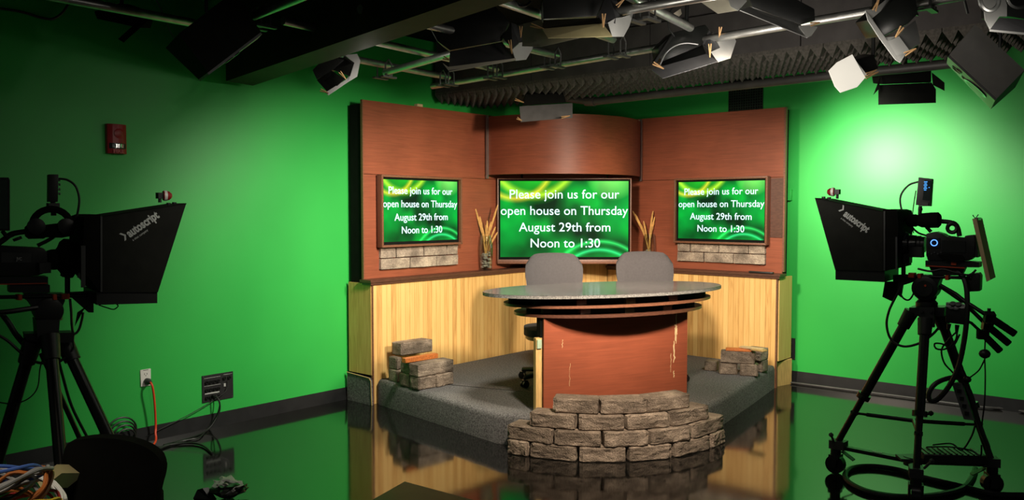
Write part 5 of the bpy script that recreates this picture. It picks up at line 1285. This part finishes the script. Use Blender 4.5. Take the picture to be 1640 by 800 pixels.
om = thing('operator_monitor', 'thin dark operator monitor at the left edge above the left camera', 'monitor', P(0, 370, 0))
obj('panel', slab(P, w_, [(-60, 283), (14, 284), (16, 288), (16, 369), (-60, 371)], .06, .03), 'blk', om, bev=.002)
obj('screen', slab(P, w_, [(-58, 288), (11, 288), (12, 366), (-58, 366)], .064, .004), 'greenscreen', om)
obj('stand_arm', MB().tube([P(4, 370, .03), P(12, 380, .02), P(20, 376, .0)], .010, 8), 'blk', om)
cable('thin black cable arching from the wireless unit on the left camera', [P(94, 286), P(108, 288), P(121, 298), P(127, 318), P(124, 342), P(117, 358), P(110, 369)], .0055)
cable('black cable dangling below the left teleprompter bracket', [P(112, 478, .03), P(114, 500, .04), P(115, 520, .04), P(118, 534, .04), P(126, 528, .04), P(131, 512, .04), P(133, 500, .03)], .006)
cable('thin black wire hooked under the left teleprompter tray', [P(158, 488, .05), P(170, 492, .06), P(182, 495, .06), P(189, 490, .05), P(187, 487, .03)], .003)
cable('black cable falling behind the left tripod legs', [P(90, 560, -.05), P(100, 600, -.05), P(115, 650, -.05), P(140, 700, -.05)], .007)
cable('black cable sweeping from the left edge to the left tripod head', [P(-10, 532, .05), P(12, 545, .05), P(36, 566, .05), P(60, 580, .05), P(90, 580, .05), P(105, 572, .05)], .007)
cable('thin black cable hanging in a bow from the left tripod leg', [P(70, 570, .08), P(64, 590, .08), P(60, 620, .08), P(45, 638, .08), P(20, 646, .08), P(-10, 642, .08)], .003)
cable('thick black cable bundle slanting down behind the left camera', [P(0, 498, .0), P(14, 516, .0), P(26, 535, .0), P(40, 552, .0)], .014)
cable('black lead hanging from the front of the left tripod head', [P(118, 534, .03), P(117, 545, .03), P(118, 555, .03), P(114, 562, .03)], .005)

# ------------------------------------------------------------------ foreground: bin of cables, cardboard, floor scrap, low platform
hc = ond(2, 800, 2.25); hx, hy = hc.x, hc.y
bn = thing('storage_bin', 'black storage bin holding the cable heap at the lower left corner', 'bin', (hx, hy, 0))
mb = MB()
for a_ in range(4):
    d_ = Vector((math.cos(a_*PI/2+.7), math.sin(a_*PI/2+.7), 0)); mb.box(Vector((hx, hy, .35))+d_*.22, (.015, .455, .70), a_*PI/2+.7)
mb.box((hx, hy, .01), (.44, .44, .02), .7); obj('walls', mb, 'blkmatte', bn)
rnd = random.Random(12)
cabs = [('orange', 'brownc', 'thick orange-brown cable arching over the back of the cable heap', .009, .60), ('grey', 'cgrey', 'grey cable looping across the middle of the cable heap', .008, .64), ('blue', 'blue', 'blue cable curving over the right side of the cable heap', .008, .66), ('yellow', 'yellow', 'yellow cable lying near the front of the cable heap', .009, .58), ('grey2', 'cgrey', 'pale grey cable coiled at the left of the cable heap', .010, .62), ('orange2', 'brownc', 'second orange-brown cable under the blue one in the heap', .008, .56), ('red', 'redc', 'red cable at the bottom of the cable heap', .007, .54), ('black', 'blk', 'black cable woven through the cable heap', .007, .60), ('yellow2', 'yellow', 'thin yellow cable dropping toward the chair from the heap', .006, .57), ('brown', 'brownc', 'dark orange cable at the left edge of the heap', .009, .59), ('white', 'letter', 'whitish grey cable draped over the right rim of the bin', .007, .62)]
for k, (nm, m, lab, r, z) in enumerate(cabs):
    pts = []; ox = rnd.uniform(-.05, .05); oy = rnd.uniform(-.05, .05); R1 = rnd.uniform(.10, .15); R2 = rnd.uniform(.10, .15); ph = rnd.random()*6; n_ = 34
    for i in range(n_):
        a_ = ph+i/n_*2*PI*2.4; rr = 1-.18*i/n_
        pts.append((hx+ox+R1*rr*math.cos(a_), hy+oy+R2*rr*math.sin(a_), z+.21+.05*math.sin(a_*1.0+k)+.02*rnd.random()))
    cable(lab, pts, r*.62, m, n=4, group='tangled cables in the bin')
mb = MB(); a_, b_, c_, d_ = ond(58, 768, 2.72), ond(91, 743, 2.82), ond(99, 757, 2.80), ond(66, 782, 2.70)
mb.prism([a_, b_, c_, d_], AWAY*.16-UP*.05); tag(obj('cardboard_box', mb, 'cardboard'), 'cream cardboard box leaning between the cable heap and the chair', 'box')
# crumpled scrap on the floor
sp = onz(369, 797, .0); mb = MB()
t = bmesh.new(); bmesh.ops.create_icosphere(t, subdivisions=3, radius=.085)
for v in t.verts:
    k = 1+.55*noise.noise(v.co*22)+.3*noise.noise(v.co*50); v.co *= k; v.co.z *= .45
mz = min(v.co.z for v in t.verts); bmesh.ops.translate(t, vec=(sp.x, sp.y, -mz), verts=t.verts); mb.merge(t)
for f in mb.bm.faces: f.smooth = False
scrap = obj('crumpled_bag', mb, 'crumpleblk'); tag(scrap, 'crumpled black plastic bag with white tissue on the floor', 'crumpled bag')
t = bmesh.new(); bmesh.ops.create_icosphere(t, subdivisions=3, radius=.06); mb = MB()
for v in t.verts:
    k = 1+.7*noise.noise(v.co*40)+.3*noise.noise(v.co*80); v.co *= k; v.co.x *= 1.5; v.co.z *= .5
bmesh.ops.translate(t, vec=(sp.x-.03, sp.y+.0, .07), verts=t.verts); mb.merge(t)
obj('white_tissue', mb, 'crumple', scrap, label='crumpled white tissue')
mb = MB(); s2 = onz(322, 799, 0); mb.prism([s2+Vector((-.05, -.02, 0)), s2+Vector((.05, .03, .0)), s2+Vector((.0, .01, .06)), s2+Vector((-.04, 0, .045))], (.01, .03, .0)); tag(obj('plastic_scrap', mb, 'crumpleblk'), 'small folded black scrap lying left of the crumpled bag', 'scrap')
# low platform corner in the foreground
zp = .35; c_ = onz(648, 770, zp); l_ = onz(595, 800, zp); r_ = onz(760, 800, zp); dl1 = (l_-c_).normalized(); dr1 = (r_-c_).normalized()
q = [c_, c_+dl1*.9, c_+dl1*.9+dr1*.9, c_+dr1*.9]
tb = thing('low_table', 'dark brown low table whose corner pokes into the bottom of the photo', 'table', (c_.x, c_.y, 0))
obj('tabletop', MB().prism([p-UP*.03 for p in q], (0, 0, .03)), 'darkbrown', tb, bev=.003)
for i in range(4):
    m_ = (q[0]+q[2])/2; p = q[i].lerp(m_, .06); obj('leg', MB().bb(p.x-.02, p.x+.02, p.y-.02, p.y+.02, 0, zp-.03), 'darkbrown', tb)

# ------------------------------------------------------------------ loose cables in the grid and a wall box
cable('black cable drooping across the dark upper left wall', [onx(-30, 10, WL+.03), onx(30, 18, WL+.03), onx(65, 28, WL+.03), onx(85, 30, WL+.03), onx(102, 18, WL+.03), onx(118, -10, WL+.03)], .008)
cable('thin pale safety wire hanging by the left loudspeaker', poly([(246, -10), (262, 25), (275, 55), (284, 66)], 4.7), .0025, 'midgrey')
cable('black cable loop under the light at the top right corner', poly([(1568, -8), (1572, 8), (1580, 16), (1590, 16), (1598, 8), (1600, -8)], 3.4), .009)
cable('second black cable loop at the top right corner beside the light', poly([(1612, -8), (1618, 6), (1630, 12), (1645, 10)], 3.4), .007)
cable('thin black cable loop hanging left of the black middle softlight', poly([(1110, 2), (1085, 6), (1072, 22), (1071, 44), (1080, 58)], 4.9), .005)
cable('short black cable curling over the pipes near the ceiling beam', poly([(826, 2), (832, 9), (842, 9), (850, 2)], 4.4), .006)
cable('short black cable hanging with a green tip above the foam', poly([(1543, -6), (1547, 10), (1550, 22)], 4.0), .006)
tag(obj('wall_box', MB().bevelbox((ony(1265, 312, WR).x, WR-.02, ony(1265, 312, WR).z), (.055, .04, .105), .006, 1), 'green'), 'small green-painted box on the right wall beside the set', 'electrical box')
tp_ = MB(); tp_.prism(poly([(1075, 24), (1090, 14), (1092, 22), (1080, 34)], 4.95), AWAY*.01); tag(obj('paper_label', tp_, 'cream'), 'cream paper label on the mount of the black middle softlight', 'label')

# ------------------------------------------------------------------ lamps
def area(name, loc, target, power, size, col=(1, .86, .70), size_y=None, spread=180):
    l = bpy.data.lights.new(name, 'AREA'); l.energy = power; l.color = col; l.size = size
    if size_y: l.shape = 'RECTANGLE'; l.size_y = size_y
    l.spread = math.radians(spread)
    o = bpy.data.objects.new(name, l); C.objects.link(o); o.location = loc
    o.rotation_euler = (Vector(target)-Vector(loc)).to_track_quat('-Z', 'Y').to_euler(); return o
def spot(name, loc, target, power, ang, blend=.5, col=(1, .9, .75), rad_=.15):
    l = bpy.data.lights.new(name, 'SPOT'); l.energy = power; l.color = col; l.spot_size = math.radians(ang); l.spot_blend = blend; l.shadow_soft_size = rad_
    o = bpy.data.objects.new(name, l); C.objects.link(o); o.location = loc
    o.rotation_euler = (Vector(target)-Vector(loc)).to_track_quat('-Z', 'Y').to_euler(); return o
WARM = (1, .84, .66)
# keys on the set
spot('key_lamp_right', (-1.5, 4.3, 2.36), (-5.3, 5.7, .70), 640, 60, .8, WARM, .12)
spot('key_lamp_left', (-3.25, 4.0, 2.36), (-3.8, 7.2, .80), 460, 64, .8, WARM, .12)
spot('front_lamp', (-1.9, 3.3, 2.42), (-3.4, 5.2, .35), 450, 60, .8, WARM, .10)
# wall washes
spot('left_wall_wash', (-3.3, 4.0, 2.44), (-5.69, 4.5, .45), 330, 96, .9, (1, .95, .8))
spot('left_wall_fill', (-2.6, 2.2, 2.3), (-5.69, 3.2, .6), 50, 70, 1.0, (1, .95, .8), .3)
spot('right_wall_wash', (-2.1, 5.6, 2.4), (-2.35, 7.645, .8), 240, 98, .95, (1, .95, .8))
spot('right_wall_hot', (-2.62, 6.6, 2.12), (-2.35, 7.645, 1.95), 120, 95, 1.0, (1, .95, .85))
area('cable_heap_fill', (-2.2, .6, 2.4), (-2.65, .8, .8), 2.5, .2, WARM, .2, 70)  # added fill to brighten the cable heap, no fixture hangs here
# added point lights in front of the white flags, to brighten them
def flag_fill(px, py, d, power, r=.03):
    l = bpy.data.lights.new('flag_fill_light', 'POINT'); l.energy = power; l.color = (1, .93, .82); l.shadow_soft_size = r
    o = bpy.data.objects.new('flag_fill_light', l); C.objects.link(o); o.location = ond(px, py, d)
flag_fill(590, 112, 5.4, 2.2); flag_fill(872, 92, 4.5, .35); flag_fill(995, 62, 3.95, 2.0); flag_fill(1150, 110, 4.6, 5); flag_fill(1190, 40, 4.0, 2.5); flag_fill(1405, 75, 3.6, 3.0); flag_fill(1592, 20, 3.35, 1.5)
spot('soffit_fill', (-2.0, 4.0, 1.9), (-2.3, 5.5, 2.75), 60, 130, 1.0, (1, .9, .8), .3)  # added upward spot standing in for warm bounce on fascia and foam
w_ = bpy.data.worlds.new('studio_dark'); sc.world = w_; w_.use_nodes = True
w_.node_tree.nodes['Background'].inputs[0].default_value = (.5, .55, .5, 1); w_.node_tree.nodes['Background'].inputs[1].default_value = .07

# ------------------------------------------------------------------ camera
cd_ = bpy.data.cameras.new('camera'); co = bpy.data.objects.new('camera', cd_); C.objects.link(co)
cd_.sensor_width = 36.0; cd_.sensor_fit = 'HORIZONTAL'; cd_.lens = FPX/1640*36.0; cd_.clip_start = .05
co.location = (0, 0, CH); co.rotation_euler = (PI/2-PITCH, 0, YAW)
sc.camera = co
sc.view_settings.view_transform = 'Standard'; sc.view_settings.look = 'None'; sc.view_settings.exposure = 0.0
